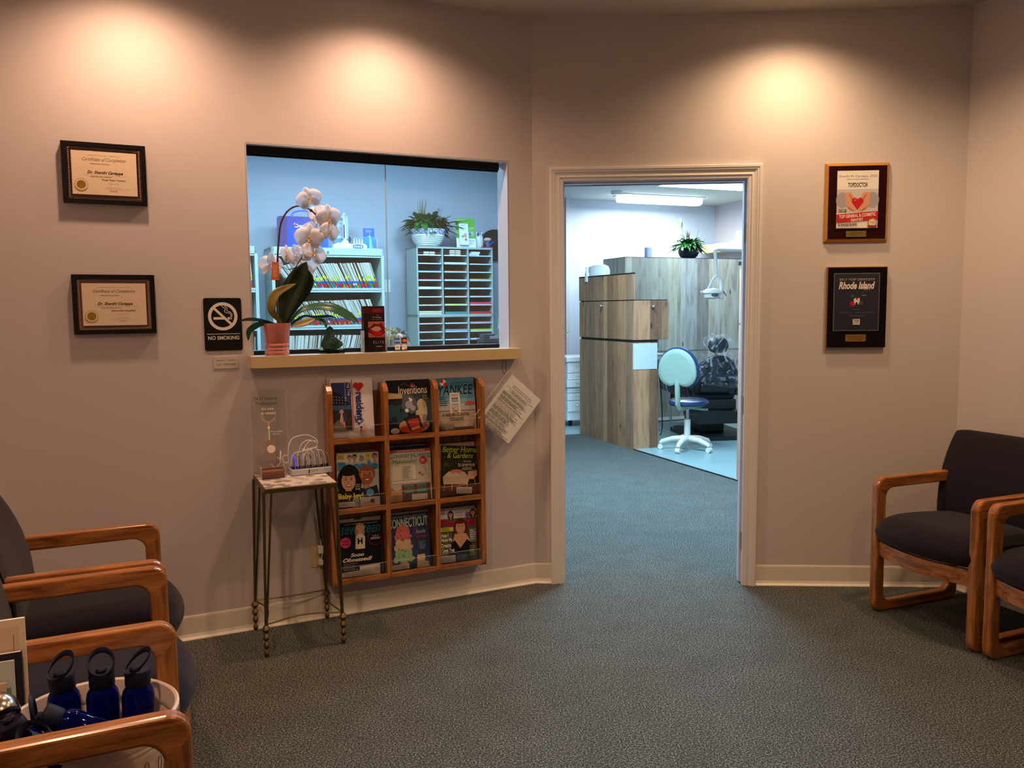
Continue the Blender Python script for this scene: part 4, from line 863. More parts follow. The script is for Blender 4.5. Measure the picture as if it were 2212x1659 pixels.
# ---- brochure holder ELITE
t = thing('brochure_holder', 'clear holder with dark red lipstick smile brochures on the ledge', 'brochure holder', at(FL, -.826, .004, wz0 + .0005, rz=.08))
b = MB().box(-.055, .055, -.028, .022, 0, .003, M_acr).box(-.055, .055, -.028, -.0262, 0, .070, M_acr).box(.053, .055, -.028, .022, 0, .10, M_acre).box(-.055, -.0535, -.028, .022, 0, .10, M_acre).box(-.055, .055, .02, .022, 0, .12, M_acr)
b.build('holder', t)
b = MB(); b.box(-.052, .052, -.012, .012, .003, .212, C(40, 20, 22)); b.art(-.012, 0, .003)
b.rect(-.052, .052, 0, .209, C(44, 24, 28)).rect(-.052, .052, .176, .202, C(92, 22, 30)).lines(-.010, .044, .180, .196, 3, C(190, 70, 66), 3, center=True).text('and', .012, .022, .165, .170, C(206, 180, 160)).text('Dr. Cariappa', -.006, .036, .152, .161, C(220, 200, 186)).lines(-.012, .042, .145, .149, 1, C(160, 120, 110), 2)
b.rect(-.052, .052, .065, .138, C(186, 104, 80)).poly([(-.052, .105), (-.02, .112), (.0, .130), (.018, .124), (.034, .132), (.050, .110), (.050, .085), (.03, .070), (.005, .070), (-.02, .085), (-.052, .095)], C(122, 16, 26))
b.poly([(-.018, .104), (.006, .116), (.026, .114), (.036, .100), (.018, .092), (.0, .094)], C(206, 160, 140)).poly([(-.02, .098), (.0, .093), (.03, .092), (.046, .090), (.03, .072), (.005, .072)], C(196, 30, 34))
for k in range(3): b.line([(.004 + .010 * k, .114), (.004 + .010 * k, .095)], .0006, C(150, 100, 90))
b.text('E L I T E', -.006, .044, .036, .048, C(226, 214, 206)).text('smilebrands', .008, .036, .020, .026, C(226, 214, 206), bold=.02).rect(-.050, -.030, .0, .138, C(30, 12, 16))
b.build('brochures', t)
# ---- card sign
t = MB().box(-.034, .034, -.001, .001, 0, .066, M_acr).box(-.034, .034, -.001, .024, 0, .002, M_acre); t.art(-.0012, 0, 0)
t.rect(-.030, -.004, .036, .062, C(44, 100, 180)).rect(-.030, -.004, .044, .053, C(150, 180, 220)).rect(.004, .030, .036, .062, C(26, 22, 26)).disc(.013, .049, .008, C(206, 60, 40), n=20).disc(.021, .049, .008, C(226, 130, 50), n=20)
t.rect(-.030, -.004, .006, .030, C(240, 236, 226)).text('VISA', -.026, -.008, .014, .023, C(40, 50, 110), shear=.2, bold=.02).rect(-.030, -.004, .006, .010, C(220, 160, 70)).rect(.004, .030, .006, .030, C(236, 230, 226)).text('DISCOVER', .006, .028, .017, .022, C(60, 50, 50)).poly([(.012, .006), (.030, .006), (.030, .015)], C(220, 110, 60))
tag(t.build('payment_sign', M=at(FL, -.697, -.004, wz0 + .001, rx=-.12, rz=.06)), 'small clear stand of payment card stickers on the ledge', 'sign')
# ================================================================ PLAQUES ON THE DOOR WALL
t = thing('award_plaque', 'gold edged plaque with a red heart picture, upper one right of door', 'plaque', at(FM, 1.5755, -.001, 1.726), 'award plaques beside the door')
GE = mat('gold_bevel', (206, 150, 64), .3, metal=.6); RW = mat('rosewood_lacquer', (44, 16, 18), .12, var=.3, scale=20)
w, h = .152, .378
b = MB(); b.ring2([(-w, 0), (w, 0), (w, h), (-w, h)], [(-w + .018, .018), (w - .018, .018), (w - .018, h - .018), (-w + .018, h - .018)], -.006, 0, GE)
o_, i_ = [(-w, 0), (w, 0), (w, h), (-w, h)], [(-w + .014, .014), (w - .014, .014), (w - .014, h - .014), (-w + .014, h - .014)]
b.rings([[(p[0], -.005, p[1]) for p in o_], [(p[0], -.020, p[1]) for p in i_]], GE, cap=False, smooth=False); b.build('gold_edge', t)
b = MB().box(-w + .014, w - .014, -.020, 0, .014, h - .014, RW); b.build('board', t, bevel=.0008)
b = MB(); b.art(-.0203, 0, 0); b.rect(-.104, .104, .062, h - .034, C(40, 28, 26)).box(-.108, .108, -.0225, -.020, .058, h - .030, RW); b.art(-.0226, 0, 0)
b.rect(-.098, .098, .066, h - .038, C(232, 224, 216)).text('Shanthi M. Cariappa, DDS', -.090, .090, .306, .319, C(74, 70, 74)).lines(-.055, .055, .296, .301, 1, C(130, 124, 124), 2)
b.text('TOPDOCTOR', -.047, .047, .262, .283, C(40, 34, 36), bold=.02)
b.rect(-.098, .098, .142, .252, C(196, 192, 192)).disc(-.072, .20, .030, C(160, 158, 164), .038).disc(.072, .20, .030, C(160, 158, 164), .038)
sk, sk2 = C(216, 150, 122), C(190, 120, 96)
b.poly([(-.062, .235), (-.030, .238), (-.012, .205), (-.004, .150), (-.024, .146), (-.052, .172)], sk).poly([(.062, .235), (.030, .238), (.012, .205), (.004, .150), (.024, .146), (.052, .172)], sk)
for sg in (-1, 1):
    for k in range(4): b.line([(sg * (.052 - .004 * k), .172 - .005 * k), (sg * (.028 - .004 * k), .158 - .003 * k)], .0012, sk2)
    b.line([(sg * .038, .226), (sg * .022, .198)], .006, sk2)
hr = C(196, 28, 34); b.disc(-.013, .196, .0145, hr).disc(.013, .196, .0145, hr).poly([(-.0265, .191), (.0265, .191), (.0, .156)], hr).disc(-.012, .200, .004, C(226, 110, 100))
b.poly([(-.098, .092), (.098, .106), (.098, .146), (-.098, .132)], C(190, 40, 38)).text('2018', -.090, -.052, .140, .158, C(60, 30, 30)).text('TOP GENERAL & COSMETIC', -.086, .088, .118, .134, WH, bold=.02, rot=.07).text('DENTIST', -.030, .028, .098, .112, WH, bold=.02, rot=.07).text('IN RHODE ISLAND', -.090, .0, .076, .088, C(40, 34, 36), bold=.03, rot=.05)
b.disc(.072, .090, .022, C(170, 130, 90)).disc(.072, .090, .017, C(226, 206, 180)).text('TOP', .060, .084, .086, .096, C(120, 80, 50)).poly([(.048, .078), (.096, .078), (.092, .070), (.052, .070)], C(150, 40, 40))
b.build('award_picture', t)
b = MB().box(-.050, .046, -.0222, -.020, .024, .052, mat('brass_plate', (150, 132, 70), .3, metal=.5)); b.art(-.0223, -.002, 0); b.lines(-.036, .036, .030, .047, 3, C(96, 80, 44), 4, center=True); b.build('name_plate', t)
t = thing('award_plaque', 'black plaque with dark blue sheet and white script, lower one right of door', 'plaque', at(FM, 1.5865, -.001, 1.211), 'award plaques beside the door')
w, h = .1435, .395
MB().box(-w, w, -.018, 0, 0, h, mat('gold_side', (176, 128, 60), .35, metal=.5)).build('gold_edge', t)
MB().box(-w + .004, w - .001, -.0195, -.018, .001, h - .004, mat('black_lacquer', (20, 14, 16), .18)).build('board', t)
b = MB().box(-.112, .108, -.0215, -.0195, .082, .364, C(96, 100, 106)); b.art(-.0216, -.002, 0)
b.rect(-.106, .106, .086, .360, C(46, 46, 60)).text('2017 TOP DENTISTS', -.084, .084, .328, .338, C(190, 176, 166)).text('Rhode Island', -.086, .086, .286, .322, C(236, 222, 204), shear=.25, bold=.03).lines(.030, .080, .281, .285, 1, C(160, 150, 146), 3)
b.disc(-.018, .215, .013, C(176, 30, 50)).disc(-.020, .252, .009, C(40, 90, 106)).disc(.022, .218, .010, C(60, 80, 100)).poly([(-.014, .236), (-.004, .244), (.004, .240), (.014, .244), (.016, .230), (.010, .208), (.004, .222), (-.004, .222), (-.008, .208)], C(226, 214, 206)).disc(.001, .238, .005, C(190, 40, 50)).rect(.028, .034, .254, .256, WH).rect(.038, .044, .254, .256, WH)
rr = random.Random(5)
for k in range(14): b.disc(rr.uniform(-.05, .05), rr.uniform(.20, .27), .0015, C(110, 120, 130), n=5)
b.lines(-.018, .018, .184, .188, 1, C(130, 124, 124), 2).text('Shanthi M. Cariappa DDS', -.088, .088, .164, .176, C(66, 92, 106), bold=.01).lines(-.045, .045, .152, .160, 2, C(90, 96, 106), 4, center=True)
b.rect(-.016, .018, .112, .140, C(220, 208, 196)).text('TOP', -.012, .014, .126, .136, C(46, 44, 56), bold=.03).text('DENTISTS', -.013, .015, .117, .123, C(46, 44, 56))
b.build('award_sheet', t)
b = MB().box(-.050, .048, -.0215, -.0195, .030, .064, mat('gold_plate', (176, 128, 60), .3, metal=.5)); b.art(-.0216, 0, 0); b.lines(-.042, .042, .036, .058, 3, C(110, 76, 36), 4, center=True); b.build('name_plate', t)
# ================================================================ SIDE TABLE, TUB, BOTTLES, BOOKS
t = thing('side_table', 'low oak side table under the tub of bottles between the left chairs', 'table', at(FL, 0, 0, 0))
MB().box(-2.40, -1.825, -1.99, -1.575, .375, .40, M_oakx).build('table_top', t, bevel=.004)
for x in (-2.37, -1.865):
    for y in (-1.955, -1.61): MB().box(x - .02, x + .02, y - .02, y + .02, 0, .376, M_oakz).build('leg', t, bevel=.003)
TUB = mat('cream_tub_enamel', (226, 206, 190), .45, var=.06, scale=12)
b = MB(); pr_ = [(.0, .0), (.138, .0), (.146, .01), (.152, .05), (.158, .085), (.161, .092), (.160, .099), (.164, .106), (.163, .113), (.167, .120), (.166, .128), (.170, .136), (.1745, .143), (.1745, .152), (.170, .156), (.1655, .152), (.160, .12), (.158, .112), (.160, .106), (.154, .09), (.145, .012), (.0, .010)]
t = thing('tub', 'round cream tub full of blue bottles on the low side table', 'tub', at(FL, -1.97, -1.805, .4005))
b.lathe(pr_, TUB, 64, cap=False).build('tub_body', t)
b = MB()   # outlined rope pattern on the tub's side
def on_tub(a, z, r=.1605): return (r * math.cos(a), r * math.sin(a), z)
for a0 in (-1.75, -1.25, -.75, -2.3, -.2, .4, 2.6, 3.2):
    for k, (da, dz_, s_) in enumerate(((0, .03, 1), (.12, .055, .9), (.26, .035, 1), (.38, .06, .9))):
        ring = [on_tub(a0 + da + s_ * (.045 * math.cos(q) * (1 if abs(math.cos(q)) < .8 else .9)), .0 + dz_ + s_ * .020 * math.sin(q), .1535 + (dz_ + .02 * math.sin(q)) * .065) for q in [2 * PI * j / 10 for j in range(10)]]
        b.tube(ring, .0011, C(140, 116, 104), 5, cap=False, loop=True)
b.build('tub_pattern', t)
CAPM = mat('navy_bottle_cap', (13, 14, 42), .55, spec=.3); BLU = mat('cobalt_clear_plastic', (18, 44, 176), .05, trans=.9, ior=1.2, var=0)
BOT = 'blue drinking bottles in the tub'
def bottle(M, lab, ring_rot=0):
    t = thing('water_bottle', lab, 'bottle', M @ Matrix.Scale(.93, 4), BOT)
    MB().lathe([(.0, .0), (.034, .0), (.037, .006), (.037, .060), (.035, .068), (.037, .076), (.037, .150), (.034, .165), (.027, .176), (.024, .182), (.0235, .182), (.026, .175), (.033, .163), (.0355, .149), (.0355, .008), (.0, .003)], BLU, 28, cap=False).build('bottle_body', t)
    # cap with a slanted carrying ring
    b = MB(); ca, sa = math.cos(ring_rot), math.sin(ring_rot)
    R_ = []
    seg = 24
    for r, z, sl in ((.0265, .176, 0), (.0290, .180, 0), (.0290, .212, 0), (.0270, .215, 0), (.010, .215, 0)):
        R_.append([(r * math.cos(a), r * math.sin(a), z + sl * (r * math.cos(a - ring_rot) + r) * .72) for a in [2 * PI * k / seg for k in range(seg)]])
    b.rings(R_, CAPM)
    up, dn = [], []
    for w_ in (0, 1):
        for r in (.0305, .0268):
            (up if w_ else dn).append([(r * math.cos(a), r * math.sin(a), .206 + .008 * w_ + (r * math.cos(a - ring_rot) + r) * .80) for a in [2 * PI * k / seg for k in range(seg)]])
    b.rings([dn[0], up[0], up[1], dn[1]], CAPM, cap=False, loop=True); o = b.build('cap', t)
    MB().lathe([(.012, .214), (.013, .220), (.010, .224), (.0, .224)], CAPM, 14, c=(-.006 * ca, -.006 * sa, 0), cap=False).build('spout', o)
    return t
bottle(at(FL, -2.025, -1.705, .4125, ry=-.04), 'upright blue bottle at the left of the back row in the tub', .9)
bottle(at(FL, -1.952, -1.722, .4115), 'upright blue bottle in the middle of the back row with its ring raised', 1.6)
bottle(at(FL, -1.882, -1.752, .412, ry=.02), 'upright blue bottle at the right of the back row in the tub', .4)
bottle(at(FL, -2.035, -1.845, .400 + .013, rz=0, ry=-.42, rx=.12), 'blue bottle leaning left against the books in the tub', -1.5)
bottle(at(FL, -1.925, -1.865, .440, ry=-.95, rx=.25), 'tilted blue bottle with open ring in the front of the tub', 2.5)
bottle(at(FL, -1.895, -1.835, .470, ry=-1.0, rx=-.1), 'tilted blue bottle lying behind the open ring one in the tub', 0)
bottle(at(FL, -1.94, -1.905, .415, ry=-.62, rx=.22), 'blue bottle lowest in the tub with only its small ring showing', 2.0)
def bookish(name, lab, cx, y, w, h, th, cover, draw=None, rz=0, grp='books and papers standing on the low side table'):
    b = MB().box(-w / 2, w / 2, 0, th, 0, h, cover).box(-w / 2 + .003, w / 2 - .0025, .0015, th - .0015, .002, h + .0005, M_paper)
    b.art(0, 0, 0)
    if draw: draw(b, w, h)
    return tag(b.build(name, M=at(FL, cx, y, .4005, rz=rz, rx=-.05)), lab, 'book' if name == 'book' else 'magazine', grp)
bookish('book', 'tall pale cream book standing at the back of the low side table', -2.215, -1.628, .215, .322, .012, C(226, 204, 176), lambda b, w, h: b.rect(-w / 2 + .004, w / 2 - .012, .01, h - .016, C(214, 190, 164)).rect(w / 2 - .024, w / 2 - .0225, .2, h - .035, C(150, 90, 70)).disc(.055, h - .085, .014, C(110, 20, 34), .007))
bookish('book', 'dark navy book in front of the tall cream one on side table', -2.222, -1.646, .215, .252, .010, C(34, 36, 48), lambda b, w, h: b.poly([(-w / 2, h * .35), (w / 2 - .006, h * .35), (w / 2 - .006, h - .005), (-w / 2, h - .03)], C(40, 42, 56)))
bookish('magazine', 'pale blue grey magazine between the navy book and the beige booklet', -2.231, -1.660, .205, .240, .006, C(196, 200, 196), lambda b, w, h: b.rect(w / 2 - .016, w / 2 - .008, h - .075, h - .06, C(110, 160, 140)).rect(w / 2 - .022, w / 2 - .018, .09, .17, C(120, 120, 120)))
bookish('magazine', 'beige booklet frontmost of the standing books on the side table', -2.245, -1.672, .200, .196, .005, C(214, 184, 152), lambda b, w, h: b.lines(w / 2 - .022, w / 2 - .010, .06, .14, 14, C(90, 80, 74), 4))
t = thing('ball_ornament', 'shiny silver ball ornament in front of the standing books at left edge', 'ornament', at(FL, -2.150, -1.79, .4005))
MB().lathe([(.0, .0), (.034, .0), (.034, .006), (.012, .014), (.009, .132), (.014, .140)], M_chrome, 24, cap=False).build('stand', t)
MB().ball((0, 0, .182), .046, mat('brushed_silver', (176, 168, 160), .22, metal=1, var=.1), 32).build('ball', t)
# ================================================================ OFFICE BEHIND THE WINDOW
M_file = mat('pale_green_cabinet_enamel', (178, 200, 192), .4, var=.03)
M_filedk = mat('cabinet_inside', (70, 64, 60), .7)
def file_cabinet(x0, x1, lab, lock=True):
    t = thing('filing_cabinet', lab, 'filing cabinet', at(FL, x0, 3.0, 0), 'open shelf filing cabinets by the office wall')
    w = x1 - x0; P_ = .300
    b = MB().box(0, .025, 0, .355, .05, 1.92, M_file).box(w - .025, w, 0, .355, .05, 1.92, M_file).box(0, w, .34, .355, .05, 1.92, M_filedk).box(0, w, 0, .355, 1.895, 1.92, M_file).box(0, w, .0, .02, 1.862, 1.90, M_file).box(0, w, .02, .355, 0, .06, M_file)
    b.box(.025, w - .025, .006, .020, 1.846, 1.858, M_file); b.build('cabinet_body', t, bevel=.002)
    for k in range(6):
        z = 1.562 - P_ * k
        if z < .05: break
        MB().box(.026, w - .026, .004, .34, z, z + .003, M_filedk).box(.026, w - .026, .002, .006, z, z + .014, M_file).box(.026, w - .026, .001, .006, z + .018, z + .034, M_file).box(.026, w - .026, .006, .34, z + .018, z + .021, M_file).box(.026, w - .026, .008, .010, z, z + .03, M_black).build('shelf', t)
    if lock: MB().cyl((w / 2 - .01, -.008, 1.885), (w / 2 - .01, .004, 1.885), .009, M_chrome, 16).build('lock', t)
    return t
file_cabinet(-.803, .110, 'wide pale green filing cabinet full of patient folders')
file_cabinet(-1.80, -.905, 'pale green filing cabinet cut off by the left edge of the window', False)
tabc = {'r': C(196, 40, 44), 'b': C(34, 84, 176), 'g': C(30, 140, 80), 'y': C(214, 236, 40), 'o': C(226, 120, 50), 'm': C(120, 30, 40), 'n': C(24, 40, 70), 'l': C(206, 224, 216)}
def folder_mesh(k, rr):
    b = MB(); w, h = .0105, .232; pap = C(*rr.choice([(240, 244, 232), (230, 236, 222), (246, 246, 236), (222, 222, 206)])); br = C(*rr.choice([(130, 96, 70), (150, 120, 90), (96, 84, 74)]))
    b.box(0, w * .25, 0, .30, 0, h, br if k % 3 == 0 else pap).box(w * .25, w * .62, .004, .30, 0, h - .004, C(150, 146, 132)).box(w * .62, w * .92, 0, .30, 0, h - .001, pap)
    z = .018
    for c in rr.choice(['rrb', 'bgr', 'rbl', 'ggb', 'mrb', 'rml', 'orb', 'brg', 'rrm', 'glb']): b.box(-.0004, w * .95, -.003, .012, z, z + .017, tabc[c]); z += .019
    if rr.random() < .6: z += rr.uniform(.0, .03); b.box(-.0004, w * .95, -.003, .010, z, z + .020, tabc['y'])
    if rr.random() < .25: z += .026; b.box(-.0004, w * .95, -.003, .010, z, z + .009, tabc['n'])
    return b
rr = random.Random(11); protos = []
def put_folder(x, z, lean, lab, grp, var):
    if len(protos) < 12:
        o = folder_mesh(len(protos), rr).build('file_folder'); protos.append(o)
    else:
        o = rr.choice(protos).copy(); COL.objects.link(o)
    o.matrix_world = at(FL, x, 3.012 + rr.uniform(0, .012), z, ry=lean); tag(o, lab, 'folder', grp); return o
def fill(x0, x1, z, l0, l1, lab, grp):
    x = x0; k = 0
    while True:
        u = (x - x0) / (x1 - x0); l = l0 + (l1 - l0) * u + rr.uniform(-.03, .03)
        if l < 0: base = x     # leaning left, foot at x
        if x + .013 / math.cos(l) > x1: break
        zz = z + (abs(math.sin(l)) * .0105 if l > 0 else 0)
        put_folder(x, zz + .0005, l, lab, grp, k); x += .0138 / math.cos(l); k += 1
fill(-.640, .078, 1.5835, -.62, -.30, 'white patient folder with coloured tabs on the wide cabinet top shelf', 'patient folders on the wide cabinet top shelf')
fill(-.600, .078, 1.2835, -.58, -.34, 'white patient folder with coloured tabs on the wide cabinet middle shelf', 'patient folders on the wide cabinet middle shelf')
fill(-.770, .02, .9835, .02, .34, 'white patient folder low in the wide cabinet, its third shelf down', 'patient folders on the wide cabinet third shelf')
for z, l, nm in ((1.5835, -.08, 'upper'), (1.2835, -.30, 'middle'), (.9835, .02, 'lower')):
    fill(-1.11, -.938, z, l, l, 'patient folder on the %s shelf of the leftmost filing cabinet' % nm, 'patient folders on the leftmost cabinet %s shelf' % nm)
# ---- mail sorter
t = thing('mail_sorter', 'grey green literature sorter with three columns of narrow slots', 'paper sorter', at(FL, .393, 3.0, 0))
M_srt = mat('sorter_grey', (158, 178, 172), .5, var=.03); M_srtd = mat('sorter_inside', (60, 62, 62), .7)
cx = [0, .235, .470, .704]; zs = [1.881, 1.810, 1.740, 1.668, 1.597, 1.527, 1.456, 1.384]; zs2 = [1.298, 1.226, 1.157, 1.088, 1.018, .948, .878]
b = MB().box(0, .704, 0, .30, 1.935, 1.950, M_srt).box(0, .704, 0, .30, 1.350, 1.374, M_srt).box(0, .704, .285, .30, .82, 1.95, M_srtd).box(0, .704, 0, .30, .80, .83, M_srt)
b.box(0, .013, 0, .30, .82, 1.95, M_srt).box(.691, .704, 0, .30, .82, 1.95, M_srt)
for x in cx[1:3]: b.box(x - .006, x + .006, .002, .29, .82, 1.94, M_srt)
b.build('sorter_case', t)
M_lab = mat('label_strip', (206, 224, 226), .4)
for j in range(3):
    for z in zs[:-1] + zs2:
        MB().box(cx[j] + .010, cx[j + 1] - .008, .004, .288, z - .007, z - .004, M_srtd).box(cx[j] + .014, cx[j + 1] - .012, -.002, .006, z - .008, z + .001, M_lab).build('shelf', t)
t = MB().box(.30, 1.16, 2.99, 3.36, 0, .799, M_file)
tag(t.build('base_cabinet', M=FL), 'low cabinet carrying the literature sorter', 'cabinet')
rows_ = zs + zs2[:3]; RN = ['top', 'second', 'third', 'fourth', 'fifth', 'sixth', 'seventh', 'eighth', 'ninth', 'tenth', 'eleventh']
stk = [[('w', 3), ('w', 14), ('tl', 6)], [('w', 3), ('w', 15), ('tl', 6)], [('bl', 12), ('o', 12), ('gy', 3)], [('pk', 10), ('w', 10), ('y', 16)], [('cr', 18), ('bl', 14), ('w', 10)], [('w', 6), ('rd', 10), ('lv', 10)],
       [('o', 8), ('yg', 12), ('hp', 26)], [('cr', 30), ('te', 22), ('re', 22)], [('o', 6), ('tn', 8), ('pk', 14)], [('re', 6), ('gb', 22), ('yg', 20)], [('w', 4), ('bl', 6), ('w', 8)]]
pc = {'w': ((214, 222, 226), 'white'), 'tl': ((40, 100, 96), 'dark teal'), 'bl': ((60, 130, 200), 'blue'), 'o': ((206, 130, 50), 'orange'), 'gy': ((140, 140, 136), 'grey'), 'pk': ((206, 110, 140), 'pink'), 'y': ((206, 206, 80), 'yellow'), 'cr': ((226, 226, 196), 'cream'), 'rd': ((190, 96, 84), 'brick red'), 'lv': ((150, 150, 176), 'lavender'), 'yg': ((196, 206, 70), 'yellow green'), 'hp': ((226, 60, 100), 'hot pink'), 're': ((220, 50, 70), 'red'), 'te': ((50, 150, 146), 'teal'), 'tn': ((176, 166, 130), 'tan'), 'gb': ((130, 160, 186), 'grey blue')}
for r in range(11):
    for j in range(3):
        if r == 0: continue
        k, th = stk[r][j]; c, nm = pc[k]; th *= .00095; z = rows_[r] - .0035
        if r == 7: z += .0
        b = MB(); w = .205; n = max(2, int(th / .005))
        for q in range(n):
            dx_ = rr.uniform(0, .005); b.box(.008 + dx_, .008 + w + dx_, .006 + rr.uniform(0, .006), .28, th * q / n, th * (q + 1) / n - .0004, C(*c))
        zz = z if r != 7 else 1.3745
        tag(b.build('paper_stack', M=at(FL, .393 + cx[j] + .008, 3.0, zz)), '%s paper stack, %s slot down in the sorter %s column' % (nm, RN[r], ['left', 'middle', 'right'][j]), 'paper', 'paper stacks in the literature sorter')
def mailer(x, z, n, lab):
    t = thing('storage_box', lab, 'box', at(FL, x, 3.0, z)); 
    for k in range(n):
        MB().box(.004, .205, .004, .26, .017 * k, .017 * k + .005, C(110, 80, 60)).box(.055, .155, .0, .01, .017 * k - .001, .017 * k + .011, C(224, 220, 196)).cyl((.105, -.003, .017 * k + .005), (.105, .002, .017 * k + .005), .004, C(110, 110, 90), 8).build('flat_box', t)
mailer(.403, 1.8785, 2, 'brown flat boxes with cream labels, top left sorter slot'); mailer(.638, 1.8785, 3, 'three brown flat boxes with cream labels, top middle sorter slot')
b = MB().box(.01, .10, .0, .22, 0, .020, C(200, 214, 230)).box(.03, .11, .004, .22, .020, .036, C(214, 222, 230)).box(.012, .07, -.004, .1, -.0, .008, C(150, 200, 230))
tag(b.build('paper_stack', M=at(FL, .868, 3.0, 1.878)), 'pale blue and white cards in the top right sorter slot', 'paper')
# ---- on the filing cabinet
t = thing('gift_bag', 'blue toothpaste gift bag with carrying loop on the wide filing cabinet', 'bag', at(FL, -.715, 3.10, 1.9205))
BG = mat('blue_bag', (24, 56, 176), .3, var=.1, scale=6); BP = mat('purple_bag', (60, 50, 130), .35, var=.1)
b = MB().box(0, .385, 0, .12, 0, .250, BG).box(.385, .430, .012, .12, 0, .246, mat('grey_bag_side', (110, 140, 170), .4)); b.art(0, 0, 0)
b.rect(.0, .060, .0, .250, C(80, 60, 120)).rect(.06, .385, .17, .250, C(70, 70, 160)).rect(.06, .385, 0, .170, C(34, 76, 196)).poly([(.12, .0), (.17, .10), (.26, .13), (.385, .13), (.385, 0)], C(40, 96, 210))
b.text('Crest', .118, .205, .162, .192, WH, bold=.04, shear=.2).disc(.128, .178, .011, C(200, 50, 56)).poly([(.112, .190), (.126, .205), (.120, .186)], WH).text('+', .216, .226, .170, .180, WH).poly(rrect(.232, .330, .160, .196, .016), WH).poly(rrect(.234, .328, .162, .194, .0145), C(50, 80, 170)).text('Oral-B', .244, .318, .168, .188, WH, bold=.02)
b.build('bag_body', t)
MB().tube(bez([(.09, .0, .245), (.12, -.004, .283), (.19, -.006, .297), (.26, -.004, .283), (.295, 0, .245)], 8), .007, mat('clear_handle', (90, 120, 220), .1), 8).build('bag_handle', t)
t = thing('info_panel', 'pale blue standing toothbrush leaflet panel right of the gift bag', 'sign', at(FL, -.268, 3.14, 1.9205, rx=-.06))
b = MB().box(0, .120, 0, .006, 0, .280, C(180, 206, 226)); b.art(0, 0, 0); b.rect(0, .120, 0, .09, C(90, 150, 206)).poly(rrect(.030, .090, .235, .257, .010), C(70, 100, 130)).text('Oral-B', .036, .084, .240, .252, WH).lines(.02, .11, .205, .226, 3, C(110, 140, 160), 3, center=True).lines(.03, .11, .11, .185, 8, C(120, 150, 170), 5).disc(.018, .165, .008, C(50, 90, 150)); b.build('panel', t)
t = thing('toothbrush_display', 'white electric toothbrush standing on its display base with spare heads', 'toothbrush display', at(FL, -.30, 3.06, 1.9205))
b = MB().box(0, .285, .0, .13, 0, .030, M_white); b.prism([(.0, .030), (.285, .030), (.27, .045), (.16, .042), (.05, .05)], .02, .12, M_white); b.art(0, 0, 0); b.poly(rrect(.165, .255, .003, .036, .016), C(50, 100, 180)).text('Oral-B', .174, .246, .010, .030, WH, bold=.03); b.build('base', t, bevel=.002)
MB().lathe([(.0, .042), (.034, .042), (.030, .062), (.022, .070), (.0, .07)], M_white, 20, (.115, .06, 0), cap=False).build('charger', t)
b = MB().tube([(.115, .06, .065), (.115, .06, .12), (.112, .06, .20), (.110, .06, .225)], [.015, .0155, .013, .007], M_white, 14).tube([(.110, .06, .225), (.110, .06, .285)], [.006, .0045], M_white, 10).cyl((.104, .06, .288), (.122, .055, .288), .007, M_white, 10); b.box(.103, .112, .044, .047, .09, .20, C(60, 60, 110)); b.build('toothbrush', t)
for k in range(4): MB().tube([(.190 + .022 * k, .05, .035), (.190 + .022 * k, .05, .085)], [.0065, .0045], M_white, 8).cyl((.184 + .022 * k, .046, .089), (.198 + .022 * k, .046, .089), .005, C(150, 190, 226), 8).build('brush_head', t)
MB().cyl((.155, .118, .085), (.155, .124, .085), .028, C(70, 80, 90), 24).build('round_mirror', t)
t = thing('leaflet_stand', 'blue leaflets in a clear stand at the cabinet right end', 'leaflet holder', at(FL, -.045, 3.11, 1.9205, rx=-.18))
b = MB().box(.02, .115, 0, .006, .0, .182, C(40, 90, 190)); b.art(0, 0, 0); b.rect(.02, .115, 0, .11, C(40, 140, 206)).poly([(.06, .0), (.075, .15), (.095, .0)], C(130, 200, 230)).lines(.035, .10, .145, .168, 3, C(150, 180, 220), 3, center=True).rect(.055, .078, .108, .113, WH); b.build('leaflets', t)
MB().box(.015, .125, -.03, .012, 0, .003, M_acre).box(.015, .125, -.03, -.028, 0, .05, M_acr).box(.123, .126, -.03, .03, 0, .09, M_acre).build('stand', t)
# ---- on the sorter
def leafblade(b, p, d, L, W, mt, droop=.35, rr=random):
    """one pointed leaf with a fold"""
    d = Vector(d).normalized(); s = d.cross(Vector((0, 0, 1))); s = s.normalized() if s.length > .1 else Vector((1, 0, 0)); P0 = Vector(p); V = []; n = 5
    for i in range(n + 1):
        u = i / n; c = P0 + d * L * u + Vector((0, 0, -droop * L * u * u)); w = W * math.sin(PI * min(1, u * .94 + .06)) ** .8 if u < 1 else 0
        V += [tuple(c - s * w + Vector((0, 0, w * .3))), tuple(c), tuple(c + s * w + Vector((0, 0, w * .3)))]
    b.add(V, [(3 * i + j, 3 * i + j + 1, 3 * i + j + 4, 3 * i + j + 3) for i in range(n) for j in (0, 1)], mt, True)
GR1, GR2, GR3 = mat('leaf_green_dark', (30, 78, 40), .4, var=.4, scale=30), mat('leaf_green_mid', (52, 120, 52), .42, var=.35, scale=30), mat('leaf_green_light', (110, 150, 70), .45, var=.3, scale=30)
t = thing('potted_plant', 'leafy green plant in a blue rimmed white ribbed bowl on the sorter', 'plant', at(FL, .545, 3.14, 1.9505))
WB = mat('white_bowl_glaze', (222, 230, 226), .18)
b = MB(); pr_ = [(.0, .0), (.078, .0), (.082, .008)]
for k in range(6): z = .012 + .015 * k; r = .086 + .060 * ((k + .5) / 6) ** .6; pr_ += [(r, z), (r + .004, z + .004), (r + .003, z + .011)]
b.lathe(pr_ + [(.146, .108)], WB, 40, cap=False).lathe([(.144, .108), (.151, .112), (.155, .150), (.153, .154), (.148, .152), (.14, .12), (.0, .12)], mat('cobalt_band', (196, 210, 226), .25), 40, cap=False)
BB = C(34, 66, 130)
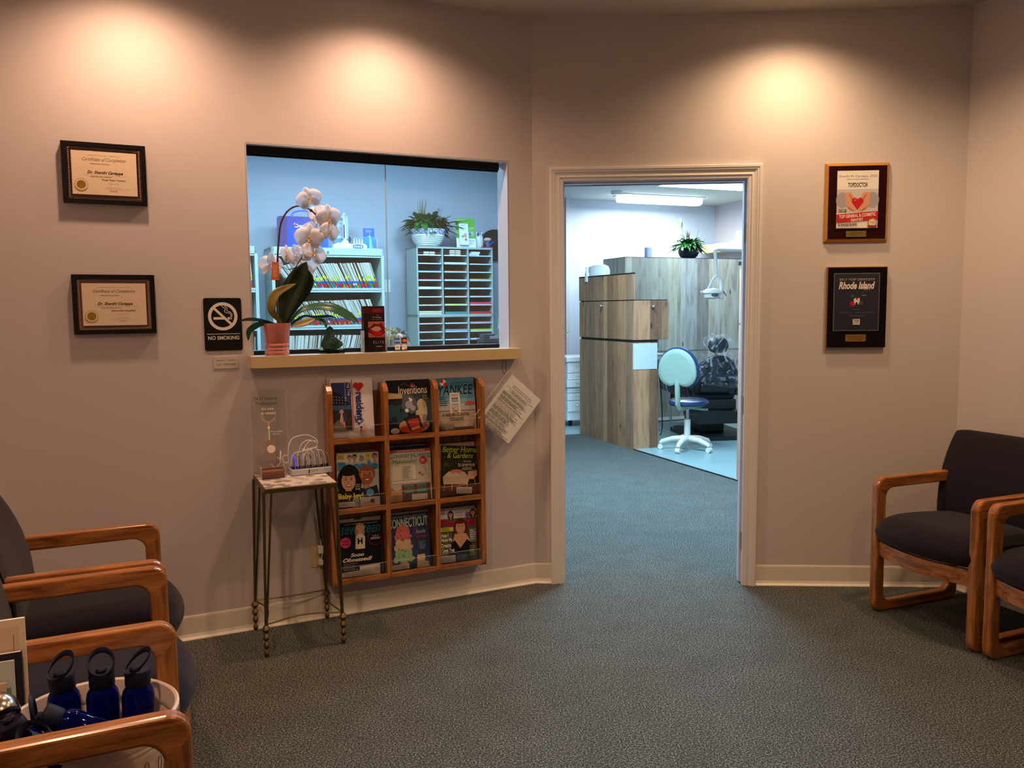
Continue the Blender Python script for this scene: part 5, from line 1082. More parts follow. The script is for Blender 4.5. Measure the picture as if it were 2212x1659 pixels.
for k in range(22):
    a = 2 * PI * k / 22; b.tube([(.1545 * math.cos(a + .10 * math.cos(q)), .1545 * math.sin(a + .10 * math.cos(q)), .131 + .015 * math.sin(q)) for q in [2 * PI * j / 10 for j in range(10)]], .0022, BB, 4, cap=False, loop=True)
b.build('bowl', t)
rr = random.Random(21); b1, b2, b3 = MB(), MB(), MB()
for k in range(330):
    a = rr.uniform(0, 2 * PI); r0 = rr.uniform(0, .13); el = rr.uniform(-.15, 1.3)
    d = (math.cos(a) * math.cos(el), (math.sin(a) if math.sin(a) < 0 else .35 * math.sin(a)) * math.cos(el), math.sin(el)); L = rr.uniform(.08, .15)
    left = math.cos(a) < -.1
    p = (r0 * math.cos(a), r0 * .7 * math.sin(a), .13 + rr.uniform(0, .10)); leafblade(b1 if not left else b2, p, d, L, rr.uniform(.020, .034), (GR2 if left else GR1), .4)
for a, L in ((3.0, .23), (2.7, .20), (3.4, .18)): leafblade(b2, (-.05, 0, .17), (math.cos(a), math.sin(a) * .4, .75), L, .026, GR2, .75)
for dx_, dz_, L in ((1, .28, .33), (.9, .05, .28), (1, -.25, .24), (.8, .6, .2), (.7, -.5, .2)): leafblade(b1, (.05, -.02, .18), (dx_, -.25, dz_), L, .026, GR1, .1)
for k in range(16): a = rr.uniform(0, 2 * PI); leafblade(b3, (-.045 + rr.uniform(-.02, .02), 0, .15), (.12 * math.cos(a), .12 * math.sin(a), 1), rr.uniform(.20, .29), .006, mat('straw_grass', (134, 134, 96), .6, var=.3), .0)
for k in range(26): z = .2 + .006 * k; sg = 1 if k % 2 else -1; leafblade(b1, (.07 + .002 * k, 0, z - .02), (sg * .9, -.1, .7), .07 * (1 - k / 40), .006, GR1, .0)
b1.build('foliage', t); b2.build('foliage', t); b3.build('grass_spikes', t)
t = thing('brochure_display', 'green and white dental brochure display standing on the sorter', 'brochure display', at(FL, .790, 3.07, 1.9505, rx=-.14))
b = MB().box(0, .180, 0, .006, 0, .262, C(226, 232, 236)); b.art(0, 0, 0); b.rect(0, .180, .085, .262, C(96, 176, 60)).lines(.012, .095, .232, .250, 2, C(196, 230, 170), 3).lines(.095, .172, .160, .185, 4, C(190, 226, 160), 4).rect(.100, .165, .105, .148, C(160, 176, 180)).poly([(.118, .110), (.125, .138), (.145, .115)], C(60, 120, 90)).text('inGenesis Orthodontics', .058, .168, .060, .072, C(60, 70, 84)).lines(.07, .165, .03, .052, 3, C(170, 176, 184), 3, center=True); b.build('back_card', t)
b = MB().box(.020, .105, -.026, -.012, .022, .210, C(220, 230, 236)); b.art(-.026, 0, 0); b.lines(.034, .098, .188, .198, 1, C(50, 60, 90), 3).lines(.034, .075, .150, .180, 3, C(170, 186, 196), 3).disc(.050, .095, .013, C(196, 150, 120)).disc(.075, .105, .014, C(206, 160, 140), .022).disc(.078, .068, .012, C(196, 110, 100)); b.build('leaflets', t)
t = thing('tooth_figurine', 'white tooth shaped figurine with blue patches at the sorter right end', 'figurine', at(FL, 1.028, 3.14, 1.9505))
b = MB().lathe([(.0, .0), (.030, .004), (.040, .02), (.042, .06), (.036, .10), (.028, .118), (.012, .112), (.0, .108)], WB, 20, cap=False, sy=.7).tube([(-.020, 0, .10), (-.022, 0, .15)], [.015, .006], WB, 10).tube([(.024, 0, .10), (.030, 0, .146)], [.014, .006], WB, 10); b.build('tooth_body', t)
MB().ball((-.018, -.018, .125), .010, C(30, 80, 150), 10, sz=1.8).ball((.028, -.014, .125), .008, C(30, 80, 150), 10, sz=1.6).build('blue_patches', t)
t = thing('mouth_figurine', 'small pink figurine with blue and brown arms on a red sled', 'figurine', at(FL, 1.085, 3.08, 1.9505))
MB().box(-.058, .042, -.028, .028, 0, .012, C(176, 40, 44)).tube([(-.058, -.02, .006), (-.058, -.02, .02), (-.04, -.02, .03)], .004, C(176, 40, 44), 6).build('sled', t)
MB().ball((.0, 0, .078), .032, C(216, 176, 168), 16, sz=.55, sx=1.15).build('head', t)
MB().tube([(0, 0, .012), (0, 0, .066)], [.018, .014], C(50, 96, 150), 10).build('body', t)
MB().tube([(-.012, -.004, .03), (-.030, -.01, .05), (-.045, -.01, .075)], .006, C(120, 90, 84), 6).build('arm', t); MB().tube([(.010, -.004, .014), (.030, -.01, .045), (.058, -.01, .062)], .007, C(30, 70, 170), 6).build('arm', t)
t = MB().cyl((1.270, 3.362, 2.003), (1.270, 3.345, 2.003), .145, M_black, 48); tag(t.build('wall_clock', M=FL), 'round black wall disc half hidden by the right window jamb', 'clock')
t = thing('light_switch', 'white light switch on the office wall beside the filing cabinet', 'light switch', at(FL, .244, 3.369, 1.625))
MB().box(-.026, .026, -.006, 0, -.056, .056, M_white).build('cover_plate', t, bevel=.002); MB().box(-.005, .005, -.012, -.005, -.012, .012, M_white).box(-.003, .003, -.0125, -.012, .001, .007, mat('green_pilot_light', (60, 220, 120), .4, emis=1.5)).build('toggle', t)
# ---- reception desk and its things
M_desk = mat('desk_laminate', (190, 196, 196), .4)
t = MB().box(-1.60, .10, .305, .53, .72, .75, M_desk).box(-1.60, .0, .125, .305, .72, .75, M_desk).box(-1.60, -1.57, .13, .52, 0, .72, M_desk).box(-.02, .01, .31, .52, 0, .72, M_desk).box(-.2, .12, .31, .50, 1.05, 1.08, M_desk).box(-.2, -.18, .32, .48, .75, 1.05, M_desk).box(.07, .09, .32, .48, .75, 1.05, M_desk)
tag(t.build('reception_desk', M=FL), 'reception desk running behind the counter wall', 'desk')
t = thing('file_box', 'dark box with papers behind the right end of the counter', 'box', at(FL, -.060, .40, 1.0805))
MB().box(-.062, .036, -.04, .05, 0, .175, mat('dark_grey_plastic', (50, 62, 70), .4)).box(-.064, .038, -.042, .052, .150, .156, M_black).build('box_body', t); MB().box(-.055, .01, -.03, .03, .17, .200, C(60, 70, 90)).box(-.02, .03, -.034, .01, .17, .19, C(150, 180, 210)).build('papers', t)
t = thing('spray_bottle', 'clear green topped cleaner bottle with yellow label at window right', 'bottle', at(FL, .018, .44, 1.0805))
MB().lathe([(.0, .0), (.034, .0), (.036, .01), (.036, .15), (.028, .19), (.014, .21), (.014, .225)], mat('green_liquid_plastic', (110, 200, 150), .15, trans=.4), 20, cap=False, sy=.6).build('bottle_body', t)
b = MB().box(-.034, .034, -.024, -.0225, .135, .165, C(236, 190, 60)); b.art(-.0241, 0, 0); b.text('CAUTION', -.030, .030, .150, .160, C(200, 60, 40)).lines(-.028, .028, .138, .147, 2, C(150, 110, 40), 3); b.build('label', t)
MB().cyl((0, 0, .225), (0, 0, .245), .016, M_white, 14).box(-.014, .014, -.035, .014, .245, .285, mat('trigger_green', (60, 206, 130), .4)).build('trigger', t)
t = thing('flower_vase', 'yellow flowers on thin stems beside the right window jamb', 'flowers', at(FL, .055, .34, 1.0805))
MB().lathe([(.0, .0), (.025, .0), (.028, .03), (.018, .09), (.022, .12)], pane_mat('vase_glass', (.85, .95, .9)), 18, cap=False).build('vase', t)
YL = mat('yellow_petal', (240, 216, 30), .5, var=.15)
for x, y, z in ((-.052, 0, .435), (-.052, -.01, .345), (.01, .02, .46), (-.01, -.02, .40), (.03, 0, .37)):
    b = MB(); MB().tube(bez([(0, 0, .04), (x * .3, y, .2), (x, y, z)], 5), .0015, GR2, 5).build('stem', t)
    for k in range(10): a = 2 * PI * k / 10; leafblade(b, (x, y, z), (math.cos(a), -.5, math.sin(a) * .8), .032, .008, YL, .1)
    b.ball((x, y - .006, z), .008, C(140, 100, 30), 8); b.build('bloom', t)
# ---- person seated behind the counter
t = thing('person', 'person with short grey blond hair seated low behind the counter', 'person', at(FL, -.53, .66, 0, rz=.4))
def skin(name, verts, edges, radii, mt, parent, root=0, sub=2):
    me = bpy.data.meshes.new(name); me.from_pydata(verts, edges, []); me.materials.append(mt); o = bpy.data.objects.new(name, me); COL.objects.link(o); o.parent = parent
    md = o.modifiers.new('skin', 'SKIN'); md.use_smooth_shade = True
    for i, r in enumerate(radii): me.skin_vertices[0].data[i].radius = (r, r) if not isinstance(r, tuple) else r
    me.skin_vertices[0].data[root].use_root = True
    s = o.modifiers.new('sub', 'SUBSURF'); s.levels = sub; s.render_levels = sub; return o
SKN = mat('skin', (226, 176, 156), .5, var=.05)
V = [(0, .02, .50), (0, .03, .68), (0, .02, .86), (0, .02, .98), (0, .0, 1.06), (0, -.01, 1.10), (.15, .03, .95), (.19, .02, .80), (.17, -.12, .79), (.13, -.26, .79), (.12, -.32, .785), (-.15, .03, .95), (-.19, .02, .80), (-.17, -.12, .79), (-.13, -.26, .79), (-.12, -.32, .785), (.10, -.18, .50), (.11, -.30, .49), (.11, -.28, .24), (.11, -.22, .07), (.11, -.33, .035), (-.10, -.18, .50), (-.11, -.30, .49), (-.11, -.28, .24), (-.11, -.22, .07), (-.11, -.33, .035)]
E_ = [(0, 1), (1, 2), (2, 3), (3, 4), (4, 5), (3, 6), (6, 7), (7, 8), (8, 9), (9, 10), (3, 11), (11, 12), (12, 13), (13, 14), (14, 15), (0, 16), (16, 17), (17, 18), (18, 19), (19, 20), (0, 21), (21, 22), (22, 23), (23, 24), (24, 25)]
Rd = [(.15, .11), (.13, .10), (.15, .10), (.10, .07), .050, .052, .055, .045, .038, .028, .022, .055, .045, .038, .028, .022, .08, .07, .055, .042, .032, .08, .07, .055, .042, .032]
for s_ in (1, -1):     # five fingers each
    w_ = 10 if s_ > 0 else 15
    for k, (dx_, dy_, L) in enumerate(((.030, -.02, .04), (.020, -.055, .062), (.006, -.06, .070), (-.008, -.058, .064), (-.020, -.05, .050))):
        i = len(V); V += [(s_ * .12 - s_ * dx_ * .6, -.32 + dy_ * .5, .782), (s_ * .12 - s_ * dx_, -.32 + dy_ - L * .5, .778), (s_ * .12 - s_ * dx_, -.32 + dy_ - L * .9, .766)]
        E_ += [(w_, i), (i, i + 1), (i + 1, i + 2)]; Rd += [.0095, .0085, .007]
skin('body', V, E_, Rd, SKN, t)
b = MB().ball((0, -.02, 1.185), .078, SKN, 24, sy=1.18, sz=1.38).ball((0, -.115, 1.172), .014, SKN, 10, sz=1.3).ball((.078, 0, 1.18), .016, SKN, 10, sx=.5, sz=1.5).ball((-.078, 0, 1.18), .016, SKN, 10, sx=.5, sz=1.5)
for s_ in (-1, 1): b.ball((s_ * .028, -.098, 1.195), .010, M_white, 10).ball((s_ * .028, -.105, 1.195), .005, C(60, 50, 40), 8).box(s_ * .028 - .014, s_ * .028 + .014, -.108, -.104, 1.212, 1.216, C(120, 96, 76))
b.ball((0, -.104, 1.135), .018, C(176, 90, 84), 10, sz=.3, sy=.5); b.build('head', t)
HR = mat('grey_blond_hair', (132, 124, 108), .6, var=.6, scale=60); HB = mat('blond_curls', (214, 196, 130), .6, var=.4, scale=120)
b = MB().ball((0, .012, 1.205), .092, HR, 24, sy=1.12, sz=1.10)
rr = random.Random(5)
for k in range(60):
    a = rr.uniform(0, 2 * PI); e = rr.uniform(.3, 1.3); p = Vector((.092 * math.cos(a) * math.cos(e), .012 + .10 * math.sin(a) * math.cos(e), 1.205 + .10 * math.sin(e)))
    blond = p.x < .0
    q = p + Vector((rr.uniform(-.03, .03), rr.uniform(-.03, .03), rr.uniform(-.02, .012))); b.tube([p, (p + q) / 2 + Vector((0, 0, .012)), q], [.006, .009, .003], HB if blond else HR, 5)
b.build('hair', t)
b = MB().lathe([(.0, .42), (.20, .42), (.22, .45), (.20, .49), (.0, .49)], M_fabric, 24, (0, 0, 0), cap=False).cyl((0, 0, .06), (0, 0, .43), .03, M_black, 12)
for k in range(5): a = 2 * PI * k / 5; b.tube([(0, 0, .07), (.26 * math.cos(a), .26 * math.sin(a), .04)], [.025, .015], M_black, 8).ball((.26 * math.cos(a), .26 * math.sin(a), .025), .025, M_black, 10)
tag(b.build('office_stool', M=at(FL, -.53, .68, 0)), 'round office stool under the seated person', 'stool')
# ================================================================ TREATMENT ROOM
PLW = planks('weathered_planks_warm', [(132, 96, 70), (184, 134, 94), (208, 158, 110), (140, 108, 86), (194, 144, 104), (158, 122, 96)])
PLG = planks('weathered_planks_grey', [(140, 140, 134), (176, 182, 168), (190, 186, 164), (160, 168, 168), (196, 198, 186)], .135)
DKE = mat('dark_edge_band', (40, 34, 34), .5); LAMW = mat('white_laminate', (194, 204, 200), .35)
t = thing('wooden_cabinet', 'weathered wood plank cabinet at the corridor edge of the treatment room', 'cabinet', at(FO, 0, 0, 0))
MB().box(.0, .285, .0, 1.176, 0, .797, PLW).box(0, .285, .020, 1.176, .797, 1.070, PLW).build('cabinet_body', t)
MB().box(.012, .285, .02, 1.166, 1.070, 1.096, DKE).build('shadow_gap', t)
MB().box(.0, .40, .0, 1.186, 1.096, 1.484, PLW).build('upper_box', t, bevel=.003)
b = MB().box(-.004, .012, .004, 1.186, 1.494, 1.745, PLW); b.build('screen_panel', t)
MB().box(-.004, .014, .002, 1.188, 1.745, 1.760, DKE).build('screen_edge', t)
MB().box(.012, .39, .01, 1.18, 1.484, 1.494, DKE).build('top_edge', t)
MB().box(.004, .272, .002, .020, .803, 1.062, LAMW).build('white_door', t)
for p, q in (((-.03, .631, 1.436), (.0, .631, 1.436)), ((.204, -.03, 1.425), (.204, 0, 1.425))): MB().cyl(p, q, .012, M_chrome, 14).ball(p, .015, M_chrome, 12).build('knob', t)
t = thing('device_charger', 'rounded white appliance standing on top of the wooden cabinet', 'appliance', at(FO, .16, 1.04, 1.4945))
MB().lathe([(.0, .0), (.16, .0), (.17, .02), (.17, .33), (.15, .37), (.10, .39), (.0, .395)], M_white, 24, cap=False, sx=.55, sy=1.2).build('housing', t)
b = MB().box(-.022, .022, -.016, .016, 1.70, 1.80, M_white).cyl((0, 0, 1.79), (0, 0, 1.86), .018, M_white, 12); tag(b.build('clip', M=at(FO, .0, 1.0, .0, rz=PI / 2)), 'white clip hooked over the top edge of the wooden cabinet', 'clip')
# tall partition
t = thing('plank_partition', 'tall pale plank partition wall standing behind the dental stool', 'partition', at(FO, 0, 0, 0))
MB().box(.829, 2.86, 1.621, 2.164, .05, 2.015, PLG).box(.829, 2.86, 1.621, 2.164, 2.015, 2.022, DKE).build('partition_body', t)
MB().box(.829, 2.86, 1.617, 1.621, .878, .882, DKE).build('seam', t)
MB().box(.82, 2.86, 1.611, 1.621, 0.006, .055, M_white).box(.82, 2.86, 1.6095, 1.612, .006, .018, DKE).build('base_strip', t)
t = thing('wooden_cabinet', 'weathered wood cabinet seen as a strip beside the right door jamb', 'cabinet', at(FO, 0, 0, 0))
MB().box(.035, .62, -2.35, -1.596, 0, 1.268, PLW).box(.050, .62, -2.35, -1.60, 1.268, 1.284, DKE).box(.035, .62, -2.35, -1.596, 1.284, 1.745, PLW).build('cabinet_body', t)
MB().box(.01, .06, -1.66, -1.61, 1.745, 1.775, M_black).build('corner_knob', t)
# plant on the partition
t = thing('potted_plant', 'green plant with variegated leaves in a round black bowl on partition', 'plant', at(FO, 1.834, 1.78, 2.0225))
MB().lathe([(.0, .0), (.075, .0), (.110, .03), (.132, .075), (.125, .115), (.105, .135), (.10, .13), (.0, .11)], mat('black_glaze', (26, 32, 46), .08), 32, cap=False).build('bowl', t)
rr = random.Random(31); b1, b2 = MB(), MB(); GV = mat('variegated_cream', (216, 222, 150), .45, var=.3, scale=40)
for k in range(130):
    a = rr.uniform(0, 2 * PI); el = rr.uniform(.1, 1.3); d = (math.cos(a) * math.cos(el), math.sin(a) * math.cos(el), math.sin(el)); leafblade(b1, (.05 * math.cos(a), .05 * math.sin(a), .12 + rr.uniform(0, .06)), d, rr.uniform(.14, .25), rr.uniform(.018, .028), GR2 if k % 3 else GR1, .55)
leafblade(b2, (.09, -.03, .18), (.12, -.1, 1), .19, .042, GR2, 0); leafblade(b2, (.09, -.036, .20), (.12, -.1, 1), .15, .022, GV, 0); leafblade(b2, (.12, -.05, .18), (.7, -.2, .8), .13, .026, GR3, .3)
b1.build('foliage', t); b2.build('variegated_leaves', t)
b = MB()
for k in range(7): leafblade(b, (-.01, 0, .16), (rr.uniform(-.2, .2), 0, 1), rr.uniform(.18, .22), .007, mat('maroon_leaf', (90, 50, 50), .5), 0)
leafblade(b, (-.02, 0, .2), (-.8, 0, .9), .16, .008, mat('maroon_leaf', (90, 50, 50)), 0); b.build('maroon_leaves', t)
b = MB().tube(bez([(-.02, 0, .13), (-.07, 0, .28), (-.115, -.01, .40)], 5), .003, GR3, 6); b.build('flower_stem', t)
b = MB(); leafblade(b, (-.115, -.005, .38), (-.05, .1, 1), .13, .030, mat('pale_spathe', (240, 236, 150), .5), 0); b.tube([(-.113, -.02, .39), (-.114, -.02, .45)], .006, C(90, 90, 50), 8); b.build('spathe_flower', t)
b = MB().cyl((1.211, 1.72, 2.0225), (1.211, 1.72, 2.145), .047, mat('grey_blue_plastic', (150, 166, 190), .4), 24); tag(b.build('canister', M=FO), 'grey blue cylinder standing on the partition left of the plant', 'canister')
# exam light
LT = mat('warm_white_enamel', (214, 210, 200), .3)
t = thing('exam_light', 'white dental operating light hanging from a jointed arm', 'exam light', at(FO, 1.25, .421, 0))
MB().cyl((.95, 0, 2.03), (.95, 0, CEIL), .030, LT, 14).cyl((.95, 0, CEIL - .03), (.95, 0, CEIL), .09, LT, 20).build('ceiling_post', t)
MB().tube([(.95, 0, 2.02), (.03, 0, 2.032), (.0, 0, 2.02)], [.024, .018, .017], LT, 12).build('arm', t)
MB().tube([(.0, 0, 2.03), (.012, 0, 1.9), (.025, 0, 1.75)], [.019, .017, .015], LT, 12).build('drop_arm', t)
MB().tube(bez([(.02, 0, 1.75), (-.03, 0, 1.70), (-.085, 0, 1.60)], 6), .014, LT, 8).tube(bez([(.03, 0, 1.75), (.085, 0, 1.70), (.09, 0, 1.58)], 6), .020, LT, 8).build('yoke', t)
b = MB().lathe([(.0, .055), (.05, .050), (.10, .022), (.115, .0), (.09, -.012), (.085, -.05), (.05, -.062), (.0, -.064)], LT, 24, (-.03, 0, 1.565), cap=False, sx=1.15, sy=.7); b.build('lamp_head', t)
MB().ball((-.03, -.03, 1.545), .052, mat('reflector_grey', (110, 110, 104), .2, metal=.6), 16, sx=1.1, sz=.5).build('reflector', t)
MB().tube(bez([(-.12, 0, 1.565), (-.17, 0, 1.575), (-.20, 0, 1.545)], 5), .009, M_chrome, 8).build('handle', t); MB().tube(bez([(.06, 0, 1.56), (.11, 0, 1.585), (.16, 0, 1.535)], 5), .008, M_chrome, 8).build('handle', t)
MB().tube([(.03, 0, 1.51), (.12, 0, 1.505), (.125, 0, 1.56)], .004, M_chrome, 6).build('wire_guard', t)
# dental stool
t = thing('dental_stool', 'blue and pale green dental stool on white five star base', 'stool', at(FO, .475, -.235, .006, rz=.5))
PG = mat('pale_green_shell', (146, 166, 150), .35); NB = mat('navy_vinyl', (26, 50, 92), .28, var=.08)
for k in range(5):
    a = 2 * PI * k / 5 - 1.75; ca, sa = math.cos(a), math.sin(a)
    b = MB().tube([(.02 * ca, .02 * sa, .115), (.14 * ca, .14 * sa, .108), (.245 * ca, .245 * sa, .078), (.262 * ca, .262 * sa, .06)], [.030, .026, .022, .016], LT, 10); b.build('base_leg', t)
    MB().cyl((.262 * ca - sa * .022, .262 * sa + ca * .022, .026), (.262 * ca + sa * .022, .262 * sa - ca * .022, .026), .0255, LT, 18).build('caster', t)
MB().cyl((0, 0, .09), (0, 0, .305), .031, LT, 18).build('column_sleeve', t); MB().cyl((0, 0, .30), (0, 0, .425), .016, M_chrome, 14).build('gas_lift', t)
b = MB().box(-.10, .10, -.07, .07, .415, .438, PG).tube([(.0, -.05, .42), (.10, -.12, .40), (.15, -.14, .395)], [.014, .012, .012], PG, 8); b.build('seat_plate', t, bevel=.004)
MB().lathe([(.0, .436), (.16, .436), (.19, .446), (.0, .447)], PG, 32, cap=False, c=(.02, 0, 0), sx=1.02, sy=.95).build('seat_pan', t)
MB().lathe([(.0, .447), (.185, .447), (.205, .468), (.200, .492), (.17, .506), (.0, .510)], NB, 36, cap=False, c=(.02, 0, 0), sx=1.02, sy=.95).build('seat', t)
MB().tube([(-.06, 0, .43), (-.175, 0, .43), (-.205, 0, .47), (-.215, 0, .64), (-.212, 0, .72)], [.022, .024, .026, .026, .022], PG, 10).build('back_post', t)
def dome(W, H, notch, n=40):
    P = []
    for k in range(n):
        a = 2 * PI * k / n; x = W * math.cos(a); z = H * math.sin(a)
        if z < 0: x *= 1 + .10 * (-z / H); z *= .80; z += notch * math.exp(-(x / (W * .35)) ** 2)
        P.append((x, z))
    return P
Mb = Matrix.Translation((-.215, 0, .795)) @ Matrix.Rotation(PI / 2, 4, 'Z') @ Matrix.Rotation(-.08, 4, 'X')
b = MB(); b.rings([[(x * s_, y, z * s_) for x, z in dome(.215, .232, .045)] for y, s_ in ((-.003, .97), (-.012, 1.0), (-.040, 1.0), (-.055, .94), (-.06, .8))], NB, T=Mb); b.build('backrest_pad', t)
b = MB(); b.rings([[(x * s_, y, z * s_) for x, z in dome(.202, .218, .045)] for y, s_ in ((-.004, 1.0), (.012, .99), (.020, .94), (.024, .8))], PG, T=Mb); b.build('backrest_shell', t)
# patient chair, seen from behind
BV = mat('black_vinyl', (22, 22, 26), .3); BPL = mat('black_plastic_base', (26, 24, 24), .45)
t = thing('dental_chair', 'black dental chair with its headrest under a clear plastic cover', 'dental chair', at(FO, 1.24, .55, .006, rz=-.25))
MB().prism([(-.30, -.42), (-.20, -.50), (.34, -.50), (.38, -.40), (.38, .40), (-.20, .40), (-.30, .30)], 0, .045, BPL, 'z').build('floor_plate', t, bevel=.008)
MB().box(-.10, .16, -.16, .22, .04, .20, BPL).build('pedestal', t, bevel=.01)
MB().prism([(-.24, .17), (.30, .17), (.33, .21), (.30, .29), (-.18, .31), (-.26, .26)], -.42, -.02, BPL).build('motor_cover', t, bevel=.01)
MB().box(-.20, .24, -.30, .62, .30, .42, BPL).build('seat_frame', t, bevel=.02)
MB().rings([[(x * s_, y, z) for x, y in ((-.25, -.24), (.25, -.24), (.27, .3), (.22, .95), (-.22, .95), (-.27, .3))] for z, s_ in ((.42, .95), (.45, 1.0), (.52, 1.0), (.55, .94))], BV, smooth=False).build('seat', t, bevel=.02)
R_ = []
for z, w_, y in ((.46, .20, -.22), (.50, .23, -.25), (.60, .25, -.28), (.72, .245, -.31), (.82, .19, -.335), (.88, .11, -.35), (.895, .08, -.355)):
    R_.append([(w_ * math.cos(a), y - .005 + .060 * math.sin(a) * (1 if math.sin(a) > 0 else .8), z) for a in [2 * PI * k / 20 for k in range(20)]])
MB().rings(R_, BV).build('backrest', t)
MB().box(-.19, .19, -.37, -.30, .50, .60, BPL).build('back_shell', t, bevel=.02)
MB().cyl((-.02, -.36, .85), (-.02, -.37, .96), .022, M_chrome, 10).box(-.05, .01, -.385, -.355, .83, .87, M_brass).build('headrest_mount', t)
R_ = [[(-.01 + w_ * math.cos(a), -.385 + d_ * math.sin(a), z) for a in [2 * PI * k / 18 for k in range(18)]] for z, w_, d_ in ((.925, .05, .03), (.94, .09, .045), (.985, .115, .05), (1.03, .11, .048), (1.07, .085, .04), (1.085, .05, .02))]
MB().rings(R_, BV).build('headrest', t)
for s_ in (-1, 1): MB().tube([(s_ * .27, -.22, .45), (s_ * .31, -.20, .62), (s_ * .31, .15, .64)], [.03, .03, .028], BV, 8).build('armrest', t)
# plastic cover as a wrinkled bag
m = bpy.data.materials.new('thin_clear_plastic'); m.use_nodes = True; N = m.node_tree.nodes; L = m.node_tree.links; N.clear()
out = N.new('ShaderNodeOutputMaterial'); mx = N.new('ShaderNodeMixShader'); tr = N.new('ShaderNodeBsdfTransparent'); gl = N.new('ShaderNodeBsdfPrincipled'); gl.inputs['Base Color'].default_value = (.85, .9, .95, 1); gl.inputs['Roughness'].default_value = .18
nz = N.new('ShaderNodeTexNoise'); nz.inputs['Scale'].default_value = 9; nz.inputs['Distortion'].default_value = 2.5; rp = ramp(N, [(.42, (30, 30, 30)), (.56, (62, 62, 62)), (.68, (150, 150, 150))]); tc = N.new('ShaderNodeTexCoord')
L.new(tc.outputs['Object'], nz.inputs[0]); L.new(nz.outputs['Fac'], rp.inputs[0]); L.new(rp.outputs[0], mx.inputs[0]); L.new(tr.outputs[0], mx.inputs[1]); L.new(gl.outputs[0], mx.inputs[2]); L.new(mx.outputs[0], out.inputs[0])
rr = random.Random(9); R_ = []
for k, (z, w_, d_, y, dx_) in enumerate(((1.115, .04, .02, -.385, -.02), (1.12, .10, .05, -.385, -.03), (1.08, .15, .075, -.385, -.02), (.98, .155, .085, -.385, -.01), (.90, .17, .095, -.365, 0), (.80, .235, .11, -.335, 0), (.70, .285, .125, -.31, 0), (.63, .28, .125, -.30, .01), (.57, .20, .12, -.30, .03))):
    R_.append([(dx_ + w_ * math.cos(a) * rr.uniform(.93, 1.08), y + d_ * math.sin(a) * rr.uniform(.9, 1.15), z + rr.uniform(-.012, .012) - (.03 * math.cos(a) if k > 6 else 0)) for a in [2 * PI * q / 30 for q in range(30)]])
b = MB().rings(R_, m, cap=False); tag(b.build('plastic_cover', M=t.matrix_world), 'clear wrinkled plastic bag pulled over the dental chair headrest', 'plastic bag')
# hoses at the cabinet
for k, (x0_, pts, r, c, lab) in enumerate(((0, [(.42, .25, .90), (.455, .22, .55), (.462, .2, .25), (.455, .2, .13), (.435, .2, .09)], .006, M_black, 'black hose hanging beside the wooden cabinet, curled at its end'), (0, [(.45, .3, .90), (.56, .24, .5), (.585, .22, .28), (.54, .2, .16), (.46, .2, .13), (.42, .2, .16)], .007, mat('grey_hose', (110, 120, 132), .4), 'grey hose looping low behind the dental stool'), (0, [(.47, .3, .9), (.52, .24, .5), (.55, .22, .3), (.60, .2, .14)], .003, mat('grey_hose', (110, 120, 132)), 'thin grey hose hanging behind the dental stool'))):
    b = MB().tube(bez(pts, 8), r, c, 6); tag(b.build('hose', M=FO), lab, 'hose')
t = MB().box(.40, .58, .26, .70, .88, .93, LAMW).box(.29, .42, .25, .70, .80, .86, LAMW).box(.30, .44, .24, .66, 1.0, 1.09, LAMW).box(.44, .56, .5, .68, .006, .88, LAMW); tag(t.build('delivery_unit', M=FO), 'white instrument unit tucked behind the wooden cabinet', 'instrument unit')
# white drawer cart
t = thing('drawer_cart', 'white drawer cart on black casters behind the wooden cabinet', 'cart', at(FO, .075, 1.70, .006))
MB().box(.02, .50, .0, .42, .075, .775, M_white).build('cart_body', t, bevel=.003); MB().box(0, .53, -.03, .44, .775, .835, M_white).build('cart_top', t, bevel=.006)
z = .770
for k, h in enumerate((.13, .075, .085, .06, .085, .13)):
    e = -.030 if k == 2 else -.012
    o = MB().box(.022 if k != 2 else .005, .498, e, .0, z - h + .005, z, M_white).build('drawer', t, bevel=.003)
    MB().tube(bez([(.13, e - .002, z - h * .35), (.15, e - .018, z - h * .38), (.23, e - .018, z - h * .38), (.25, e - .002, z - h * .35)], 4), .003, M_chrome, 6).build('handle', o); z -= h + .006
for x in (.09, .43):
    for y in (.06, .36): MB().cyl((x - .012, y, .032), (x + .012, y, .032), .032, M_black, 14).box(x - .015, x + .015, y - .02, y + .02, .045, .076, M_black).build('caster', t)
# ceiling fittings of the treatment room
M_diff = mat('diffuser_glow', (232, 244, 255), .5, emis=5, var=0)
t = thing('ceiling_light', 'large flat lit ceiling panel in the treatment room', 'ceiling light', at(FO, 1.66, 1.0, CEIL), 'lit ceiling fittings of the treatment room')
MB().box(-.60, .60, -.30, .30, -.012, 0, M_white).build('frame', t); MB().box(-.575, .575, -.275, .275, -.016, -.012, M_diff).build('diffuser', t)
t = thing('ceiling_light', 'long rounded ceiling light above the wooden partition', 'ceiling light', at(FO, 1.61, 2.1, CEIL), 'lit ceiling fittings of the treatment room')
MB().box(-.60, .60, -.14, .14, -.02, 0, M_white).build('frame', t); b = MB(); b.rings([[(x, y * s_, -.02 - d_) for x, y in rrect(-.60, .60, -.14, .14, .10, 6)] for d_, s_ in ((0, 1), (.045, 1), (.07, .8), (.078, .5))], M_diff); b.build('diffuser', t)
b = MB().lathe([(.0, -.045), (.055, -.045), (.068, -.030), (.068, 0)], M_white, 24, cap=False); tag(b.build('smoke_detector', M=at(FO, .858, 1.878, CEIL)), 'round white smoke detector on the treatment room ceiling', 'smoke detector')
